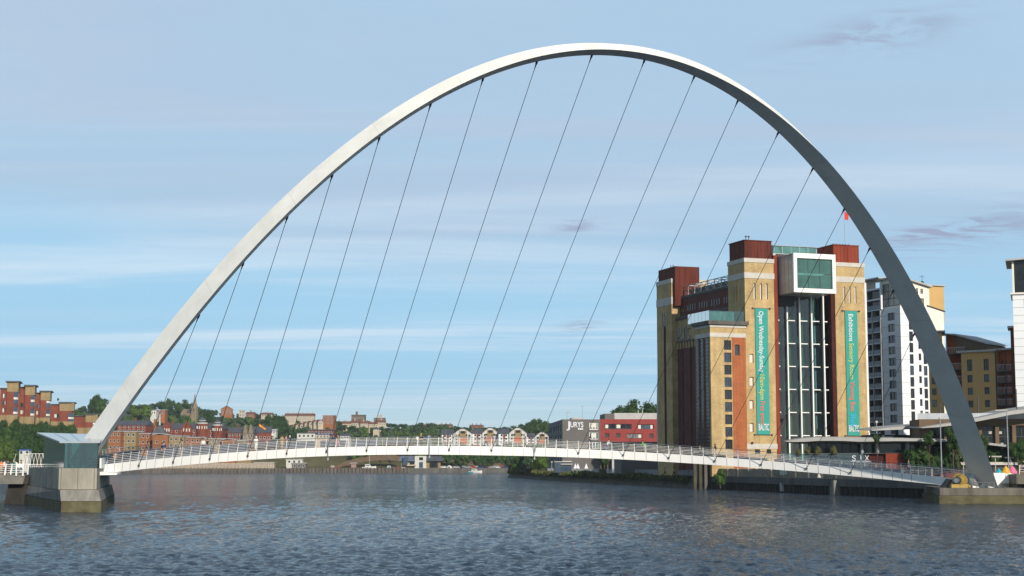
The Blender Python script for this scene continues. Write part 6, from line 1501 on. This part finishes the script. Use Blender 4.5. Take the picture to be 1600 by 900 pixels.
# weeds along the jetty wall as one mat
random.seed(3); m=MB(); m2=[]
for p in along([(34,313),(28,360),(10.6,460),(.5,545),(-.6,560)],.16):
    x=p.x+random.uniform(-.6,1.6); y=p.y; k=noise.noise(Vector((y*.03,0,3))); h=.5+.9*max(0,k+.25)+( .9 if y>480 else 0)*random.random()
    if y<350: h*=.5
    for j in range(7):
        a=random.uniform(0,6.3); q=Vector((x+random.uniform(-.7,.7),y+random.uniform(-.3,.3),1.3+random.random()*.9)); d=Vector((math.cos(a)*.3,math.sin(a)*.3,0)); up_v=Vector((random.uniform(-.3,.3),0,h*random.uniform(.4,1.1)))
        m.face([q-d,q+d,q+up_v])
        m.m[-1]=random.choice((0,0,1))
tag(m.build('wall_weeds',[M['leaf_dry'],M['leaf_a']]),kind='stuff')
# bushes at the jetty tip
for i,(px_,y,w_) in enumerate(((799,723,16),(806,721,18),(816,724,16),(828,729,18),(851,731,16),(868,732,14),(941,731,18))): ptree(px_,y+1,552-i*14 if i<6 else 400,w_,'leaf_dry' if i%2==0 else 'leaf_a',('olive bush hanging over the very tip of the jetty','tall bush second from the tip of the jetty','brownish bush third from the tip of the jetty','green bush beside the bright tree on the jetty','brown bush below the bright green tree','green bush left of the glass kiosk','green bush by the railing below the hotel')[i],gz=1.6,near=True,name='shrub',low=0)
# ------------------------------------------------------------------ people
def skin_mesh(name,joints,edges,radii,sub=1):
    me=bpy.data.meshes.new(name); me.from_pydata(joints,edges,[]); ob=bpy.data.objects.new(name,me); col.objects.link(ob)
    md=ob.modifiers.new('s','SKIN'); 
    for i,r in enumerate(radii):
        sv=me.skin_vertices[0].data[i]; sv.radius=(r if isinstance(r,tuple) else (r,r)); sv.use_root=(i==0)
    md.use_smooth_shade=True; sb=ob.modifiers.new('b','SUBSURF'); sb.levels=sub; sb.render_levels=sub
    bpy.context.view_layer.update(); dg=bpy.context.evaluated_depsgraph_get(); r=bpy.data.meshes.new_from_object(ob.evaluated_get(dg)); bpy.data.objects.remove(ob); r.name=name; return r
def person_proto(pose):
    # facing -y; hips at origin height .92
    st={'stand':(.09,.0,.0,.0),'walk':(.09,.28,-.26,.12),'lean':(.1,.05,-.1,.0)}[pose]
    w_,f1,f2,sw=st; lean=-.22 if pose=='lean' else -.02
    J=[(0,0,.93),(0,.0,1.12),(0,lean*.6,1.36),(0,lean,1.50),(0,lean-.01,1.58),(0,lean-.02,1.68)]
    E=[(0,1),(1,2),(2,3),(3,4),(4,5)]; Rr=[(.15,.11),(.13,.10),(.16,.10),(.055,.055),(.075,.09),(.08,.095)]
    body=list(J); bE=list(E); bR=list(Rr)
    def chain(st_,pts,rad):
        i=st_
        for p,r in zip(pts,rad): body.append(p); bR.append(r); bE.append((i,len(body)-1)); i=len(body)-1
    for s,f in ((-1,f1),(1,f2)):
        chain(0,[(s*w_,0,.86),(s*w_,-f*.55+(-.03),.48),(s*w_,-f+.02,.09),(s*w_,-f-.13,.04)],[.088,.062,.042,.032])
    for s,f in ((-1,-sw),(1,sw)):
        if pose=='lean': pts=[(s*.19,lean*.6,1.42),(s*.24,lean-.08,1.18),(s*.14,lean-.32,1.16),(s*.12,lean-.40,1.17)]
        elif pose=='walk': pts=[(s*.19,0,1.42),(s*.23,f*.6,1.15),(s*.2,f*1.2-.12,.92),(s*.2,f*1.2-.16,.84)]
        else: pts=[(s*.19,0,1.42),(s*.24,.02,1.14),(s*.2,-.10,.93),(s*.18,-.14,.86)]
        chain(2,pts,[.058,.045,.034,.036])
    bm_=skin_mesh('body',body,bE,bR)
    # trousers and jacket: slightly fuller skins over the same joints
    TR=[(0,0,.98),(0,0,.90)]; tE=[(0,1)]; tR=[(.165,.13),(.165,.13)]
    for s,f in ((-1,f1),(1,f2)):
        a=len(TR); TR+=[(s*w_,0,.82),(s*w_,-f*.55-.03,.48),(s*w_,-f+.02,.12)]; tE+=[(1,a),(a,a+1),(a+1,a+2)]; tR+=[.105,.08,.065]
    tr_=skin_mesh('trousers',TR,tE,tR)
    JK=[(0,0,.95),(0,0,1.14),(0,lean*.6,1.37),(0,lean*.9,1.475)]; jE=[(0,1),(1,2),(2,3)]; jR=[(.17,.135),(.155,.12),(.185,.12),(.075,.07)]
    for s,f in ((-1,-sw),(1,sw)):
        a=len(JK)
        if pose=='lean': pts=[(s*.19,lean*.6,1.41),(s*.24,lean-.08,1.18),(s*.15,lean-.28,1.16)]
        elif pose=='walk': pts=[(s*.19,0,1.41),(s*.23,f*.6,1.15),(s*.2,f*1.2-.08,.98)]
        else: pts=[(s*.19,0,1.41),(s*.24,.02,1.14),(s*.21,-.07,.98)]
        JK+=pts; jE+=[(2,a),(a,a+1),(a+1,a+2)]; jR+=[.078,.06,.048]
    jk=skin_mesh('jacket',JK,jE,jR)
    hm=MB(); hm.ball((0,lean+.0,1.705),.105,10,6,1.05); hh_=hm.build('hair',M['hair'],None,True); hr=hh_.data; bpy.data.objects.remove(hh_)
    fm=MB(); 
    for s in (-1,1): fm.ball((s*.032,lean-.105,1.69),.011,6,4); 
    fm.prism([(-.012,lean-.10,1.655),(.012,lean-.10,1.655),(0,lean-.125,1.655)],[(-.006,lean-.1,1.69),(.006,lean-.1,1.69),(0,lean-.105,1.69)])
    fm.box(-.022,.022,lean-.108,lean-.098,1.632,1.638)
    fo=fm.build('face',M['hair']); fd=fo.data; bpy.data.objects.remove(fo)
    for me,mt in ((bm_,'skin'),(tr_,'cloth_black'),(jk,'cloth_black')): me.materials.clear(); me.materials.append(M[mt])
    return dict(body=bm_,trousers=tr_,jacket=jk,hair=hr,face=fd)
PP={k:person_proto(k) for k in ('stand','walk','lean')}
def person(loc,rot,pose,top,bottom,label,hair='hair',h=1.0,bag=None):
    t=thing('person',label,'person',loc,rot); t.scale=(h,h,h)
    for nm,mt in (('body','skin'),('trousers',bottom),('jacket',top),('hair',hair),('face','hair')):
        o=bpy.data.objects.new(nm,PP[pose][nm]); col.objects.link(o); o.parent=t
        o.material_slots[0].link='OBJECT'; o.material_slots[0].material=M[mt]
    if bag: m=MB(); m.prism([(-.16,.12,1.05),(.16,.12,1.05),(.15,.3,1.05),(-.15,.3,1.05)],[(-.14,.1,1.45),(.14,.1,1.45),(.12,.24,1.42),(-.12,.24,1.42)]); m.build('backpack',M[bag],t)
    return t
def on_deck(px_,o):
    best=None
    for i in range(401):
        v=-51+102*i/400; p=deckp(v,o,-.09); x,_=proj(p)
        if best is None or abs(x-px_)<best[0]: best=(abs(x-px_),p,v)
    return best[1]
DP=[(253,3.2,'walk','cloth_black','cloth_black','person in black walking near the left end of the deck',90),
(256.5,3.6,'stand','cloth_navy','cloth_black','person in navy beside the one in black at the left end of the deck',20),
(284,6.4,'walk','cloth_tan','cloth_denim','person in tan jacket walking alone at the left behind the panels',-90),
(318,6.6,'stand','cloth_white','cloth_denim','person in white top beside one in black walking pair left of the orange flag',10),
(323,6.6,'walk','cloth_black','cloth_black','person in black beside the one in white on the left deck',80),
(390,3.0,'walk','cloth_red','cloth_black','person in red top and black trousers left of the white hooded one',-90),
(400,3.4,'stand','cloth_white','cloth_white','person in white from head to foot near the orange flag',180),
(441,4.2,'stand','cloth_tan','cloth_tan','person in tan coat left of the one in pink near the fifth cable',0),
(448,4.6,'walk','cloth_pink','cloth_denim','person in pink top with dark trousers near the fifth cable',80),
(454,6.8,'walk','cloth_navy','cloth_black','person in navy with white cap behind the middle left railing',-80),
(514,6.0,'walk','cloth_grey','cloth_denim','person in grey left of the group of three',80),
(521,5.6,'stand','cloth_navy','cloth_black','person in navy in the middle of the left group',170),
(528,3.0,'walk','cloth_tan','cloth_pink','tall person in tan and pink at the right of the left group',-80),
(652,6.2,'lean','cloth_white','cloth_denim','person in white leaning on the far rail left of the yellow hat',180),
(659,3.2,'stand','cloth_black','cloth_black','person in black with a yellow hat near the deck centre',0),
(668.5,4.2,'stand','cloth_blue','cloth_denim','person in blue top right of the yellow hat',30),
(692,4.4,'walk','cloth_black','cloth_grey','person in dark clothes walking left of the white flats',85),
(760,3.4,'walk','cloth_pink','cloth_navy','person in pink top left of the one in blue before the white flats',-85),
(770.5,3.0,'walk','cloth_blue','cloth_navy','person in blue in front of the white gabled flats',-85),
(820,6.8,'walk','cloth_grey','cloth_black','lone person in grey behind the far rail right of the flats',85),
(922.5,2.4,'walk','cloth_black','cloth_black','tall person in black with pale arms below the white hotel letters',-70),
(948,4.0,'lean','cloth_white','cloth_denim','person in white leaning by the long bench under the red hotel wing',120),
(1006,4.0,'lean','cloth_green','cloth_grey','person in bright green at the right end of the bench',-110),
(1094,6.0,'walk','cloth_tan','cloth_black','person in tan far behind the rail before the gallery',85),
(1118,2.0,'walk','cloth_black','cloth_tan','person in black top and tan shorts walking before the gallery wing',-80),
(1420,4.0,'walk','cloth_grey','cloth_black','person in grey near the right end of the deck',85)]
for px_,o,pose,tp,bt,lb,rz in DP:
    person(on_deck(px_,o),R(rz),pose,tp,bt,lb,hair='letter_yellow' if 'yellow hat' in lb and 'black' in lb else ('cloth_white' if ('white cap' in lb or 'head to foot' in lb) else 'hair'),h=random.uniform(.96,1.05))
for px_,Y,tp,bt,lb,rz,pose in ((7,187.5,'cloth_orange','cloth_tan','person in an orange top on the walkway at the left edge',0,'stand'),(17,190,'cloth_navy','cloth_black','person in dark clothes between the orange and teal tops on the walkway',90,'stand'),(29,188,'cloth_teal','cloth_teal','person in long teal clothes on the walkway',20,'stand'),(38,191.5,'cloth_black','cloth_denim','person in black nearest the pier on the walkway',-60,'walk'),(12,192,'cloth_white','cloth_denim','person in white behind the orange top on the walkway',60,'walk')):
    x=(px_-800)/F*Y*1.0; person((x,Y,3.42),R(rz),pose,tp,bt,lb,bag='cloth_navy' if px_==17 else None)
for px_,Y,tp,lb in ((1037,330,'cloth_grey','person in grey walking on the quay under the deck'),(1051,328,'cloth_pink','person in pink on the quay under the deck beside the pillars'),(1594,197,'cloth_black','person in black seated area at the right edge of the terrace')):
    person(((px_-800)/F*Y,Y,GZ if px_<1500 else 3.45),R(90),'walk',tp,'cloth_black',lb)
